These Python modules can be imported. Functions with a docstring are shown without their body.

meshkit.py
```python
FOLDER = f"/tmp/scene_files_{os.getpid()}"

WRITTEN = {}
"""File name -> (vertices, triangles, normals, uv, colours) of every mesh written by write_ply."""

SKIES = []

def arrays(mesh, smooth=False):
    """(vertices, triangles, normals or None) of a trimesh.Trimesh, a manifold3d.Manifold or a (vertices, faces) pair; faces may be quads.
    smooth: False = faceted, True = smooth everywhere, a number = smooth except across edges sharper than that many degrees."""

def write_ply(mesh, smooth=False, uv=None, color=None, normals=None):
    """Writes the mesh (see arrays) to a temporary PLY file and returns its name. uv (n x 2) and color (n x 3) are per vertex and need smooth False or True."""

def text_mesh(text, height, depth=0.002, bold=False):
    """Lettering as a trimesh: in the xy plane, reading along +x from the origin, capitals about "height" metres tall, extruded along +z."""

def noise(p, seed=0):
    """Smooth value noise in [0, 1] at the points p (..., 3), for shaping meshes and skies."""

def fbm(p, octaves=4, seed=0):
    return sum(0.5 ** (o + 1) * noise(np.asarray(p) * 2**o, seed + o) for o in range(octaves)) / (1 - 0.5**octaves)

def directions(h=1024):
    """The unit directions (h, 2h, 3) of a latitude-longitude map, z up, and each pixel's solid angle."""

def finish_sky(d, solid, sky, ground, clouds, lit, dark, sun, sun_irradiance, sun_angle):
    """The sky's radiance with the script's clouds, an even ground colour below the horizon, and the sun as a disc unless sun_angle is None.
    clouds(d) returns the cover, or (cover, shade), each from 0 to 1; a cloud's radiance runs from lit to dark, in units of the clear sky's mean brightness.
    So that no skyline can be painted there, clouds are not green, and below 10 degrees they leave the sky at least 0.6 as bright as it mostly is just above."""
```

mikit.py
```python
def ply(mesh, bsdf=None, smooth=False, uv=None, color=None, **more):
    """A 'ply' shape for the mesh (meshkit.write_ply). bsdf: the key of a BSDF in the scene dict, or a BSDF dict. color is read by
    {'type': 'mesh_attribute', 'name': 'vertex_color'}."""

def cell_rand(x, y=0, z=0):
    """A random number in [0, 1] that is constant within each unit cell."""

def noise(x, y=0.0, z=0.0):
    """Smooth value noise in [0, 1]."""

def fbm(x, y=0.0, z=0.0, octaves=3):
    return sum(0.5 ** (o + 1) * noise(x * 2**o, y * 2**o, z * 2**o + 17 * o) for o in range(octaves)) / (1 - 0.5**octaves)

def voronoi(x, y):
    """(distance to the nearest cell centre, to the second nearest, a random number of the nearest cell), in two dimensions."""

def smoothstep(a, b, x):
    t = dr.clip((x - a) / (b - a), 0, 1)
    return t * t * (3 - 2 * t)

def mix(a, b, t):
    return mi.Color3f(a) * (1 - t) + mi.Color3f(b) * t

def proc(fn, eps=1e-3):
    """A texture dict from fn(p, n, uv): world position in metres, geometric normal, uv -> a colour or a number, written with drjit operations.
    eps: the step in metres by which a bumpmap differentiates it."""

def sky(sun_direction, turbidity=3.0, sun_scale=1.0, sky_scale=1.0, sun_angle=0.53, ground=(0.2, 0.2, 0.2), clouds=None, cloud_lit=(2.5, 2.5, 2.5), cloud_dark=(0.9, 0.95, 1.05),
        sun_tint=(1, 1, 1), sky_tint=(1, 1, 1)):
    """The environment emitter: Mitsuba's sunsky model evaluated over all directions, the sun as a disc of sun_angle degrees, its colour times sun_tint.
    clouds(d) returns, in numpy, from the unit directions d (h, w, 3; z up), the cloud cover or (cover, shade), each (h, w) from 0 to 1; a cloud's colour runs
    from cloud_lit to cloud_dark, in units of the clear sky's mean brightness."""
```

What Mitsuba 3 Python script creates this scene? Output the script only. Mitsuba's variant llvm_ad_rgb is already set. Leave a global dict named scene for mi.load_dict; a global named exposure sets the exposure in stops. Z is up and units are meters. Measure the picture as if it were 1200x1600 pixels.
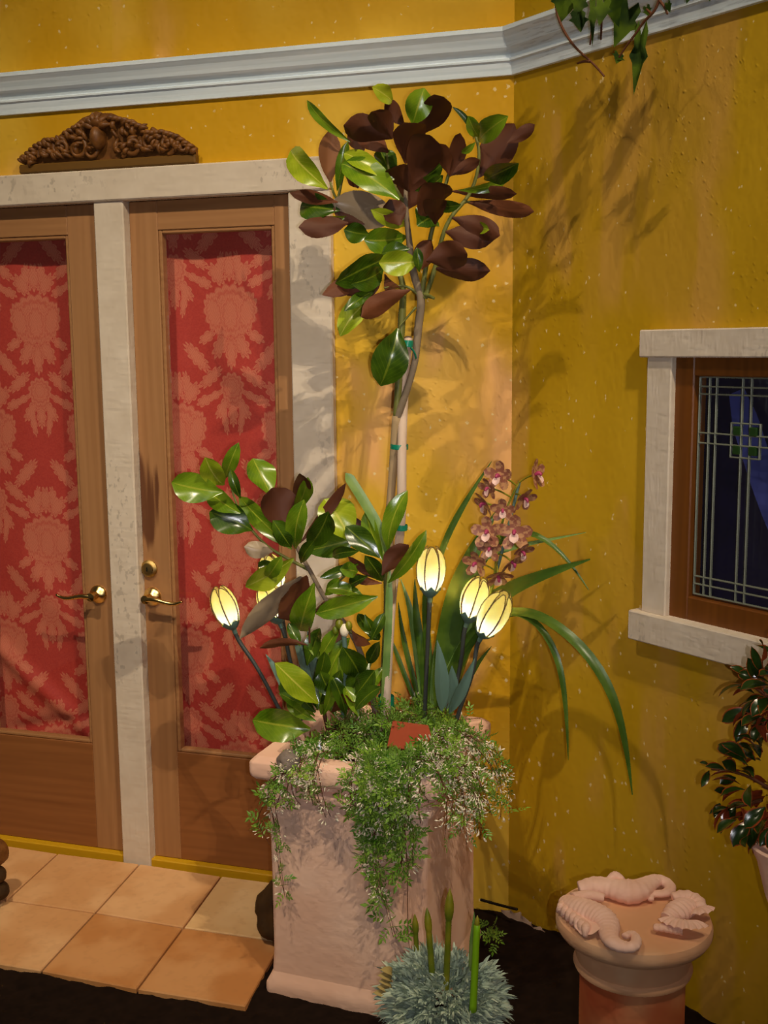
import math, random
import numpy as np, trimesh, mitsuba as mi, drjit as dr
import mikit, meshkit
from mikit import noise, fbm, voronoi, cell_rand, smoothstep, mix, proc
from scipy.interpolate import CubicSpline

T = mi.ScalarTransform4f
rng = np.random.default_rng(7)
scene, labels = {}, {}
exposure = 0.0

# ------------------------------------------------------------------ camera
FPX, ORIGIN, YAW, PITCH, ROLL = 1771.6, np.array([0.5695, -3.0287, 1.6095]), -0.2987, 0.1457, -0.0096
FWD = np.array([math.sin(YAW) * math.cos(PITCH), math.cos(YAW) * math.cos(PITCH), -math.sin(PITCH)])
_r = np.cross(FWD, [0, 0, 1]); _r /= np.linalg.norm(_r)
_u = np.cross(_r, FWD)
RGT, UPV = _r * math.cos(ROLL) + _u * math.sin(ROLL), -_r * math.sin(ROLL) + _u * math.cos(ROLL)
scene['camera'] = {'type': 'perspective', 'fov_axis': 'x', 'fov': math.degrees(2 * math.atan(600 / FPX)), 'near_clip': 0.05, 'far_clip': 50.0,
                   'to_world': T().look_at(origin=ORIGIN.tolist(), target=(ORIGIN + FWD).tolist(), up=UPV.tolist())}

# ------------------------------------------------------------------ lights: two warm overhead exhibit floods, the camera's flash, dim hall light
def spot(name, pos, target, rgb, cutoff, beam, weight=3.0):
    scene[name] = {'type': 'spot', 'to_world': T().look_at(origin=list(pos), target=list(target), up=[0, 1, 0.01]),
                   'intensity': {'type': 'rgb', 'value': list(rgb)}, 'cutoff_angle': cutoff, 'beam_width': beam, 'sampling_weight': weight}
WARM = np.array([1.0, 0.84, 0.60])
for i, o in enumerate([(-.05, 0, 0), (.05, .03, 0), (0, -.04, .04)]):
    spot('flood_light_left_%d' % i, np.array([-0.85, -2.55, 4.2]) + o, (-1.35, -0.2, 0.6), WARM * 8.4, 37, 6)
    spot('flood_light_right_%d' % i, np.array([1.55, -2.55, 4.1]) + o, (-0.45, -0.2, 1.3), WARM * 10.0, 28, 6)
flash_at = ORIGIN + RGT * 0.055 - UPV * 0.02 - FWD * 0.01
spot('camera_flash', flash_at, flash_at + FWD - RGT * .05 + UPV * .02, (7.2, 7.0, 7.4), 36, 6)
scene['hall_light'] = {'type': 'constant', 'radiance': {'type': 'rgb', 'value': [0.04, 0.032, 0.022]}, 'sampling_weight': 3.0}

# ------------------------------------------------------------------ helpers
def lin(r, g, b):
    c = np.array([r, g, b]) / 255.0
    return [float(x) for x in np.where(c <= 0.04045, c / 12.92, ((c + 0.055) / 1.055) ** 2.4)]
def rgb(c): return {'type': 'rgb', 'value': [float(x) for x in c]}
def ray(x, y): return FWD + RGT * (x - 600) / FPX - UPV * (y - 800) / FPX
def at(x, y, Y):
    r = ray(x, y); return ORIGIN + r * (Y - ORIGIN[1]) / r[1]
def atd(x, y, d): return ORIGIN + ray(x, y) * d
def atz(x, y, Z):
    r = ray(x, y); return ORIGIN + r * (Z - ORIGIN[2]) / r[2]
def depth(P): return float((np.asarray(P) - ORIGIN) @ FWD)
def px(n, P): return n * depth(P) / FPX
AL = 0.6536
WALLR = T().rotate([0, 0, 1], -math.degrees(AL))            # right wall's frame: x along the wall, -y into the room
MR = np.array([[math.cos(AL), math.sin(AL), 0], [-math.sin(AL), math.cos(AL), 0], [0, 0, 1.0]])
def RW(s, y, z): return MR @ np.array([s, y, z], float)
def onrw(x, y, off=0.0):
    n = np.array([math.sin(AL), math.cos(AL), 0]); r = ray(x, y); return ORIGIN + r * (-off - ORIGIN @ n) / (r @ n)

counts = {}
def numbered(k):
    n = counts.get(k, 0); counts[k] = n + 1
    return k if n == 0 else '%s_%03d' % (k, n)
def tag(key, label=None, cat=None, group=None, kind=None):
    d = labels.setdefault(key, {})
    for a, b in (('label', label), ('category', cat), ('group', group), ('kind', kind)):
        if b: d[a] = b
def thing(name, label, cat, group=None):
    k = numbered(name); tag(k, label, cat, group); return k
def part(parent, name, mesh, mat, smooth=30, label=None, kind=None, **more):
    k = numbered((parent + '__' if parent else '') + name)
    scene[k] = mikit.ply(mesh, mat, smooth=smooth, **more)
    if label or kind: tag(k, label, kind=kind)
    return k
def struct(name, mesh, mat, smooth=30, label=None, **more):
    k = part(None, name, mesh, mat, smooth, **more); tag(k, label, kind='structure'); return k
def one(name, mesh, mat, label, cat, group=None, smooth=30, **more):
    k = part(None, name, mesh, mat, smooth, **more); tag(k, label, cat, group); return k

def cat(ms): return trimesh.util.concatenate([m for m in ms])
def box(x0, x1, y0, y1, z0, z1, b=0.0):
    if b <= 0:
        m = trimesh.creation.box((x1 - x0, y1 - y0, z1 - z0)); m.apply_translation(((x0 + x1) / 2, (y0 + y1) / 2, (z0 + z1) / 2)); return m
    P = []
    for X, sx in ((x0, 1), (x1, -1)):
        for Y, sy in ((y0, 1), (y1, -1)):
            for Z, sz in ((z0, 1), (z1, -1)):
                P += [(X, Y + sy * b, Z + sz * b), (X + sx * b, Y, Z + sz * b), (X + sx * b, Y + sy * b, Z)]
    return trimesh.convex.convex_hull(np.array(P))
def tomesh(v, f): return trimesh.Trimesh(np.asarray(v, float), np.asarray(f, int), process=False)
def moved(m, M, t=(0, 0, 0)):
    m = m.copy(); m.vertices = m.vertices @ np.asarray(M).T + np.asarray(t); return m
def right(m): return moved(m, MR)
def spline(P, n):
    P = np.asarray(P, float)
    if len(P) == 2: return P[0] + (P[1] - P[0]) * np.linspace(0, 1, n)[:, None]
    s = np.r_[0, np.cumsum(np.linalg.norm(np.diff(P, axis=0), axis=1))]
    return CubicSpline(s, P, bc_type='natural')(np.linspace(0, s[-1], n))
def tube(P, r, n=None, k=7, cap=True):
    P = spline(P, n or max(6, 4 * len(P)))
    R = np.interp(np.linspace(0, 1, len(P)), np.linspace(0, 1, np.size(r)), np.atleast_1d(r)) if np.size(r) > 1 else np.full(len(P), float(np.ravel(r)[0]))
    Tn = np.gradient(P, axis=0); Tn /= np.linalg.norm(Tn, axis=1, keepdims=True) + 1e-12
    ref = np.array([0.31, 0.17, 0.93]) if abs(Tn[0][2]) < .8 else np.array([0.9, 0.3, 0.1])
    V = []
    a = np.arange(k) * 2 * np.pi / k
    s = np.cross(ref, Tn[0])
    for p, t, q in zip(P, Tn, R):
        s = s - t * (s @ t); s /= np.linalg.norm(s) + 1e-12
        b = np.cross(t, s)
        V.append(p + q * (np.cos(a)[:, None] * s + np.sin(a)[:, None] * b))
    m = len(P); V = np.vstack(V + [P[:1], P[-1:]]); F = []
    for i in range(m - 1):
        for j in range(k):
            A, B = i * k + j, i * k + (j + 1) % k
            F += [(A, B, B + k), (A, B + k, A + k)]
    if cap:
        for j in range(k):
            F += [(m * k, (j + 1) % k, j), (m * k + 1, (m - 1) * k + j, (m - 1) * k + (j + 1) % k)]
    return tomesh(V, F)
def lathe(prof, n=40):
    prof = np.asarray(prof, float); a = np.arange(n) * 2 * np.pi / n
    V = np.vstack([np.c_[r * np.cos(a), r * np.sin(a), np.full(n, z)] for r, z in prof]); F = []
    for i in range(len(prof) - 1):
        for j in range(n):
            A, B = i * n + j, i * n + (j + 1) % n
            F += [(A, B, B + n), (A, B + n, A + n)]
    return tomesh(V, F)
def frame(axis, hint=(0, 0, 1)):
    z = np.array(axis, float); z = z / np.linalg.norm(z)
    x = np.cross(hint, z)
    if np.linalg.norm(x) < 1e-4: x = np.cross((1, 0, 0), z)
    x /= np.linalg.norm(x)
    return np.stack([x, np.cross(z, x), z], 1)
def surf(G, closed_u=False):
    """faces of a grid of points (a, b, 3)"""
    a, b = G.shape[:2]; I = np.arange(a * b).reshape(a, b)
    A, B, C, D = I[:-1, :-1].ravel(), I[1:, :-1].ravel(), I[1:, 1:].ravel(), I[:-1, 1:].ravel()
    return tomesh(G.reshape(-1, 3), np.vstack([np.c_[A, B, C], np.c_[A, C, D]]))

def leaf_mesh(P0, P1, W, up, bow=0.05, fold=0.18, curve=0.0, n=10, m=6, kind='magnolia', tipdrop=0.0, wave=0.0, seed=0):
    """A leaf blade from base to tip; its front (geometric normal) looks along up."""
    P0, P1 = np.asarray(P0, float), np.asarray(P1, float)
    ax = P1 - P0; L = np.linalg.norm(ax); ax /= L
    side = np.cross(ax, up); side /= np.linalg.norm(side) + 1e-9
    nr = np.cross(side, ax)
    t = np.linspace(0, 1, n)
    if kind == 'magnolia': w = (np.clip(t - .04, 0, 1) ** .85) * np.clip(1 - t, 0, 1) ** .66; w = w / w.max()
    elif kind == 'strap': w = np.clip(t * 6 + .5, 0, 1) * np.clip((1 - t) * 2.2, 0, 1) ** .8
    elif kind == 'petal': w = (np.clip(t + .06, 0, 1) ** .6) * np.clip(1.0 - t, 0, 1) ** .4; w = w / w.max()
    else: w = np.sin(np.pi * t ** .8) ** .9
    w[0] = max(w[0], .06); w = w * W / 2; w[-1] = max(w[-1], W * .02)
    w[0] = max(w[0], W * .04)
    s = np.linspace(-1, 1, m + 1)
    G = np.zeros((n, m + 1, 3))
    for i in range(n):
        c = P0 + ax * L * t[i] + nr * (bow * L * 4 * t[i] * (1 - t[i]) - tipdrop * L * t[i] ** 3) + side * curve * L * 4 * t[i] * (1 - t[i])
        for j in range(m + 1):
            z = fold * w[i] * abs(s[j]) ** 1.3 + wave * w[i] * math.sin(t[i] * 9 + seed + 2 * s[j]) * abs(s[j])
            G[i, j] = c + side * w[i] * s[j] + nr * z
    return surf(G[:, ::-1] if True else G)

def leaf_uv(n, m): return np.stack(np.meshgrid(np.linspace(0, 1, n), np.linspace(-1, 1, m + 1), indexing='ij'), -1).reshape(-1, 2)
def strap_mesh(P, W, up, n=26, fold=0.25, tip=0.35, base=.6):
    C = spline(P, n); t = np.linspace(0, 1, n)
    Tn = np.gradient(C, axis=0); Tn /= np.linalg.norm(Tn, axis=1, keepdims=True)
    w = W / 2 * np.clip(base + t * 3, 0, 1) * np.clip((1 - t) / tip, 0.03, 1) ** .7
    G = np.zeros((n, 5, 3))
    for i in range(n):
        u = up(C[i]) if callable(up) else np.asarray(up, float)
        s = np.cross(Tn[i], u); s /= np.linalg.norm(s) + 1e-9
        nr = np.cross(s, Tn[i])
        for j, q in enumerate((1, .5, 0, -.5, -1)):
            G[i, j] = C[i] + s * w[i] * q + nr * fold * w[i] * abs(q)
    return surf(G)

# ------------------------------------------------------------------ materials
def mat(key, d): scene[key] = d; return key
def two(d): return {'type': 'twosided', 'bsdf': d}
def prin(c, rough=.5, spec=.5, metal=0.0, **k):
    return {'type': 'principled', 'base_color': c if isinstance(c, dict) else rgb(c), 'roughness': rough, 'specular': spec, 'metallic': metal, **k}
def bump(d, fn, scale, eps=1e-3): return {'type': 'bumpmap', 'arbitrary': proc(fn, eps), 'scale': scale, 'bsdf': d}

def plaster_paint(lo, hi, pinkc, pk, olive, p):
    a, z = p.x * 1.0 - p.y * 0.9, p.z
    big = fbm(a * 2.2 + 3, z * 1.5, 0, 3)
    st = fbm(a * 9, z * 2.2, 5, 3)
    c = mix(lo, hi, smoothstep(.35, .65, big))
    pink = smoothstep(.48, .62, fbm(a * 3.7 + 11, z * 2.1, 2, 3)) * (.35 + .65 * smoothstep(.4, .6, st))
    c = mix(c, pinkc, pk * pink)
    ol = smoothstep(.56, .7, fbm(a * 4.1 + 31, z * 2.9, 9, 3))
    c = mix(c, olive, .5 * ol)
    d, s, r = voronoi(a * 24, z * 24)
    fl = (1 - smoothstep(.06, .15, d + .16 * noise(a * 260, z * 260) - .10 * noise(a * 3, z * 3))) * mi.Float(r > .74)
    return mix(c, lin(232, 208, 150), .75 * fl)
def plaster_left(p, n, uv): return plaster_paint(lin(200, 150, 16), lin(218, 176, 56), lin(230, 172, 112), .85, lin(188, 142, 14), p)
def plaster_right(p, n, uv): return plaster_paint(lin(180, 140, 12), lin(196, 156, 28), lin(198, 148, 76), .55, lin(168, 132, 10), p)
def plaster_h(p, n, uv):
    a, z = p.x * 1.0 - p.y * 0.9, p.z
    d, s, r = voronoi(a * 60, z * 60)
    lump = (1 - smoothstep(.1, .32, d + .2 * noise(a * 160, z * 160))) * mi.Float(r > .8) * smoothstep(.42, .62, fbm(a * 5, z * 5, 3, 2))
    return lump * .6 + .45 * fbm(a * 70, z * 45, p.y * 9, 3)
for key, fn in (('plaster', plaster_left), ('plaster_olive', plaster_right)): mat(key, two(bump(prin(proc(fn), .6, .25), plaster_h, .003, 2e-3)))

def white_col(p, n, uv):
    a = p.x - p.y
    g = fbm(a * 22, p.z * 22, p.y * 12, 4)
    st = smoothstep(.62, .76, fbm(a * 90 + 5, p.z * 60, 0, 3)) * smoothstep(.5, .68, fbm(a * 5, p.z * 2.6, 7, 2))
    c = mix(lin(196, 180, 160), lin(216, 202, 184), g)
    return mix(c, lin(108, 96, 82), .32 * st)
def white_h(p, n, uv):
    a = p.x - p.y
    return .5 * fbm(a * 150, p.z * 40, 1, 2) + .5 * fbm(a * 22, p.z * 120, 4, 2)
mat('whitewash', two(bump(prin(proc(white_col), .65, .2), white_h, .0022)))
def crown_col(p, n, uv):
    a = p.x - p.y * .9
    g = fbm(a * 5, p.z * 160, 3, 3)
    st = smoothstep(.58, .75, fbm(a * 16, p.z * 240, 9, 3)) * .6 * smoothstep(-.1, .25, a)
    return mix(mix(lin(196, 212, 224), lin(228, 238, 246), g), lin(140, 144, 150), st * .7)
mat('crown_paint', two(prin(proc(crown_col), .55, .3)))

def wood(vertical, base, dark, key, stain=False, scale=1.0):
    def col(p, n, uv):
        a, b = (p.x - p.y, p.z) if vertical else (p.z, p.x - p.y)
        g = fbm(a * 70 * scale + 2 * noise(b * 2, a * 4), b * 2.6, p.y * 30, 4)
        ring = .5 + .5 * dr.sin(a * 240 * scale + 8 * fbm(a * 6, b * 1.2, 3, 3))
        c = mix(dark, base, dr.clip(.25 + .75 * g + .12 * ring, 0, 1))
        if stain:
            dx, dz = (p.x + 1.12) / .05, (p.z - 1.16) / .15
            w = fbm(p.x * 60, p.z * 5, 2, 3)
            s = 1 - smoothstep(.35, 1.0, dx * dx + dz * dz + 1.1 * (w - .5) * 2)
            c = mix(c, lin(74, 34, 20), .8 * s)
        return c
    return mat(key, two(prin(proc(col), .42, .4)))
wood(True, lin(170, 124, 82), lin(130, 86, 50), 'wood_upright', True)
wood(False, lin(166, 120, 78), lin(128, 84, 48), 'wood_level')
wood(False, lin(146, 92, 50), lin(104, 60, 28), 'wood_bottom_shaded')  # darker copy for the bottom rails: light falloff put into the colour
wood(True, lin(116, 66, 18), lin(82, 42, 10), 'wood_sash', False, .8)

def damask(p, n, uv):
    left = p.x < -1.19
    u = (p.x - dr.select(left, -1.53, -.862)) / .36
    v = (p.z - dr.select(left, 1.70, 1.715)) / .70
    pat, vein = mi.Float(0), mi.Float(0)
    def ell(x, z, cx, cz, a, b, th=0.0, lob=0, amp=0.0):
        c, s = math.cos(th), math.sin(th)
        dx, dz = x - cx, z - cz
        X, Z = (c * dx + s * dz) / (a * .86), (-s * dx + c * dz) / (b * .86)
        r = dr.sqrt(X * X + Z * Z)
        if lob: r = r * (1 + amp) / (1 + 2 * amp * dr.abs(dr.sin(.5 * lob * dr.atan2(X, Z + 1e-5))))
        e = 1 - smoothstep(.92, 1.05, r)
        return e * (1 - .45 * smoothstep(.62, .7, r) * (1 - smoothstep(.76, .84, r)))
    for (ou, ov) in ((0, 0), (.5, .5)):
        x = (u + ou - dr.floor(u + ou + .5)) * .36
        z = (v + ov - dr.floor(v + ov + .5)) * .70
        x = dr.abs(x)
        m = mi.Float(0)
        for e in ((.115, -.135, .022, .062, -.75, 13, .22), (.07, -.195, .02, .05, .9, 11, .22), (.15, -.215, .015, .042, -.2, 9, .22), (.152, .03, .012, .05, .15, 9, .2),
                  (0, .13, .024, .045, 0, 9, .2), (.042, .108, .024, .042, -.7, 9, .22), (.085, .085, .017, .03, -1.1, 7, .22), (.035, -.1, .024, .046, .5, 9, .22), (0, -.12, .02, .055, 0, 9, .2), (.08, -.075, .017, .034, 1.0, 7, .22),
                  (0, -.30, .018, .045, 0, 9, .2), (.034, -.285, .018, .042, .6, 9, .2), (.062, -.25, .013, .032, 1.1, 7, .2), (0, -.225, .045, .05, 0, 12, .1), (0, -.222, .024, .032, 0, 8, .1),
                  (0, 0, .098, .088, 0, 18, .07), (.055, -.005, .034, .066, -.25, 12, .12), (0, -.012, .036, .070, 0, 10, .12)):
            el_ = ell(x, z, *e); m = dr.maximum(m * (1 - .35 * mi.Float(el_ > .3) * mi.Float(m > .5) * mi.Float(el_ < .75)), el_)
        m = m * (.86 + .14 * dr.sin(x * 900 + z * 500 + 12 * noise(x * 60, z * 60)))
        pat = dr.maximum(pat, m)
    th = fbm(p.x * 260, p.z * 260, 0, 2)
    base = mix(lin(176, 56, 50), lin(188, 70, 58), th)
    return mix(base, lin(214, 134, 104), .74 * dr.clip(pat, 0, 1))
mat('damask', two(prin(proc(damask), .5, .35, sheen=.3)))
mat('dark_backing', two(prin([.02, .012, .01], .9, .1)))
mat('pane', {'type': 'thindielectric', 'int_ior': 1.5, 'ext_ior': 1.0})
mat('brass', two({'type': 'roughconductor', 'material': 'none', 'specular_reflectance': rgb([.86, .62, .25]), 'alpha': .12}))
mat('brass_old', two({'type': 'roughconductor', 'material': 'none', 'specular_reflectance': rgb([.52, .36, .13]), 'alpha': .3}))
mat('threshold_paint', two(prin(lin(196, 150, 20), .5, .3)))

def tile_tone(key, a, b):
    def col(p, n, uv):
        f = fbm(p.x * 7, p.y * 7, 1, 4); g = fbm(p.x * 60, p.y * 60, 3, 3)
        return mix(mix(b, a, smoothstep(.3, .7, f)), lin(150, 100, 60), .10 * smoothstep(.5, .8, g))
    return mat(key, two(prin(proc(col), .6, .3)))
tile_tone('tile_orange', lin(206, 150, 96), lin(190, 128, 72))
tile_tone('tile_tan', lin(220, 172, 122), lin(206, 152, 100))
tile_tone('tile_cream', lin(232, 196, 146), lin(220, 178, 124))
def soil_col(p, n, uv):
    return mix([.005, .0025, .0015], [.02, .010, .006], fbm(p.x * 40, p.y * 40, p.z * 40, 3))
mat('soil', two(prin(proc(soil_col), .95, .1)))
def terra(key, a, b, patch, sc=6.0, amt=.5):
    def col(p, n, uv):
        f = fbm(p.x * sc, p.y * sc, p.z * sc, 4)
        g = smoothstep(.5, .68, fbm(p.x * sc * .8 + 9, p.y * sc * .8, p.z * sc * .6, 3))
        s = fbm(p.x * 90, p.y * 90, p.z * 90, 2)
        return mix(mix(mix(b, a, smoothstep(.3, .7, f)), patch, amt * g), b, .25 * s)
    def h(p, n, uv): return fbm(p.x * 60, p.y * 60, p.z * 60, 3)
    return mat(key, two(bump(prin(proc(col), .75, .2), h, .0018)))
terra('terracotta_pale', lin(240, 200, 176), lin(230, 184, 158), lin(216, 150, 110), 5, .55)
terra('terracotta_column', lin(222, 168, 126), lin(208, 152, 110), lin(216, 180, 142), 9, .5)
terra('terracotta_shaft', lin(206, 124, 72), lin(176, 76, 44), lin(216, 160, 112), 5, .75)
terra('clay_shell', lin(236, 194, 172), lin(224, 178, 154), lin(218, 166, 136), 24, .4)
mat('terracotta_red', two(prin(lin(152, 66, 38), .75, .2)))
def stonec(p, n, uv): return mix(lin(36, 24, 14), lin(82, 56, 24), fbm(p.x * 26, p.y * 26, p.z * 26, 4))
mat('stone_dark', two(prin(proc(stonec), .8, .25)))
def stoneg(p, n, uv): return mix(lin(96, 86, 82), lin(140, 124, 112), fbm(p.x * 40, p.y * 40, p.z * 40, 3))
mat('stone_grey', two(prin(proc(stoneg), .8, .25)))
def carved(p, n, uv): return mix(lin(66, 36, 12), lin(138, 88, 38), fbm(p.x * 60, p.y * 80, p.z * 60, 3))
mat('carved_wood', two(prin(proc(carved), .45, .4)))
mat('carved_base', two(prin(lin(104, 72, 26), .5, .4)))

def leafmat(key, front, back, rough=.26, backrough=.6, spec=.55):
    return mat(key, {'type': 'twosided', 'a': prin(front, rough, spec), 'b': prin(back, backrough, .3)})
BROWN = lin(96, 52, 27)
def veined(c1, c2, rib=None):
    def col(p, n, uv):
        c = mix(c1, c2, smoothstep(.3, .7, fbm(p.x * 22, p.y * 22, p.z * 22, 3)))
        if rib: c = mix(c, rib, .7 * (1 - smoothstep(.03, .09, dr.abs(uv.y))) + .18 * smoothstep(.8, 1, dr.sin(uv.x * 60 + 22 * dr.abs(uv.y))))
        return c
    return proc(col)
leafmat('magnolia_dark', veined(lin(34, 58, 6), lin(60, 86, 12), lin(110, 124, 30)), BROWN, .24)
leafmat('magnolia_mid', veined(lin(72, 104, 12), lin(106, 132, 22), lin(150, 156, 48)), BROWN, .25)
leafmat('magnolia_bright', veined(lin(124, 144, 18), lin(154, 166, 34), lin(190, 186, 80)), lin(124, 80, 48), .28)
leafmat('magnolia_deep_brown', lin(40, 60, 12), lin(80, 42, 22), .3)
leafmat('magnolia_pale', lin(70, 90, 30), lin(150, 130, 104), .3, .35)
leafmat('strap_green', veined(lin(56, 84, 22), lin(78, 104, 32)), lin(66, 92, 34), .35, .45)
leafmat('strap_light', veined(lin(96, 128, 62), lin(120, 146, 76)), lin(96, 126, 60), .4, .5)
leafmat('ivy_green', veined(lin(20, 40, 3), lin(66, 86, 8)), lin(40, 58, 8), .7, .8, .12)
def flash_fringe(p, n, uv):  # red edge colour paints the flash fringe onto the leaf outline
    e = smoothstep(.74, .95, dr.abs(uv.y) + .25 * smoothstep(.75, 1.0, uv.x) + .2 * (noise(p.x * 60, p.y * 60, p.z * 60) - .5))
    return mix(mix(lin(18, 34, 10), lin(36, 60, 14), noise(p.x * 30, p.y * 30, p.z * 30)), lin(150, 62, 26), .85 * e)
leafmat('bush_fringe', proc(flash_fringe), lin(140, 58, 24), .22, .6)
leafmat('bush_green', veined(lin(18, 34, 10), lin(34, 58, 14)), lin(128, 54, 24), .22, .6)
leafmat('jasmine_green', veined(lin(76, 122, 24), lin(134, 166, 52)), lin(112, 146, 54), .45, .6)
leafmat('jasmine_bud', lin(240, 226, 200), lin(234, 206, 182), .6, .6, .3)
leafmat('lavender_grey', veined(lin(158, 176, 158), lin(200, 210, 184)), lin(164, 180, 160), .7, .7, .2)
leafmat('bud_green', veined(lin(96, 110, 20), lin(140, 130, 30)), lin(96, 110, 20), .4, .5)
leafmat('shoot_green', lin(120, 170, 20), lin(120, 170, 20), .4, .5)
def tepal(p, n, uv): return mix(lin(180, 132, 92), lin(138, 84, 66), smoothstep(.4, .6, fbm(p.x * 120, p.y * 120, p.z * 120, 2)))
mat('orchid_tepal', two(prin(proc(tepal), .45, .3)))
mat('orchid_lip', two(prin(lin(226, 188, 176), .4, .3)))
mat('orchid_throat', two(prin(lin(168, 60, 96), .4, .3)))
def bark(p, n, uv): return mix(lin(150, 126, 90), lin(182, 156, 120), fbm(p.x * 90, p.y * 90, p.z * 14, 3))
mat('bark', two(prin(proc(bark), .7, .2)))
mat('bark_grey', two(prin(lin(128, 112, 92), .7, .2)))
mat('bark_green', two(prin(lin(104, 106, 50), .5, .3)))
def stakec(p, n, uv): return mix(lin(186, 160, 138), lin(214, 192, 172), fbm(p.x * 60, p.y * 60, p.z * 8, 3))
mat('stake_wood', two(prin(proc(stakec), .7, .2)))
mat('tie_tape', two(prin(lin(14, 120, 92), .35, .5)))
mat('stem_brown', two(prin(lin(96, 56, 34), .6, .3)))
mat('lamp_metal', two(prin(lin(92, 120, 108), .5, .5, .1)))
mat('lamp_stem', two(prin(lin(62, 66, 64), .5, .4, .1)))
mat('came_dark', two(prin(lin(96, 74, 40), .5, .4, .3)))
mat('lamp_glass', {'type': 'principledthin', 'base_color': rgb([.98, .82, .29]), 'roughness': .35, 'diff_trans': 1.35, 'spec_trans': 0.0, 'eta': 1.4})
mat('lead_came', two(prin(lin(128, 134, 120), .45, .5, .35)))
mat('green_glass', two(prin(lin(34, 62, 26), .12, .6)))
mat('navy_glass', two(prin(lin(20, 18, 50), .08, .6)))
mat('reflection_blue', two(prin(lin(62, 70, 142), .7, .2)))
mat('dry_leaf_tan', two(prin(lin(176, 152, 92), .7, .2)))
mat('black_metal', two(prin(lin(20, 18, 16), .4, .5)))
mat('pale_paper', two(prin(lin(206, 176, 150), .8, .2)))

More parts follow.
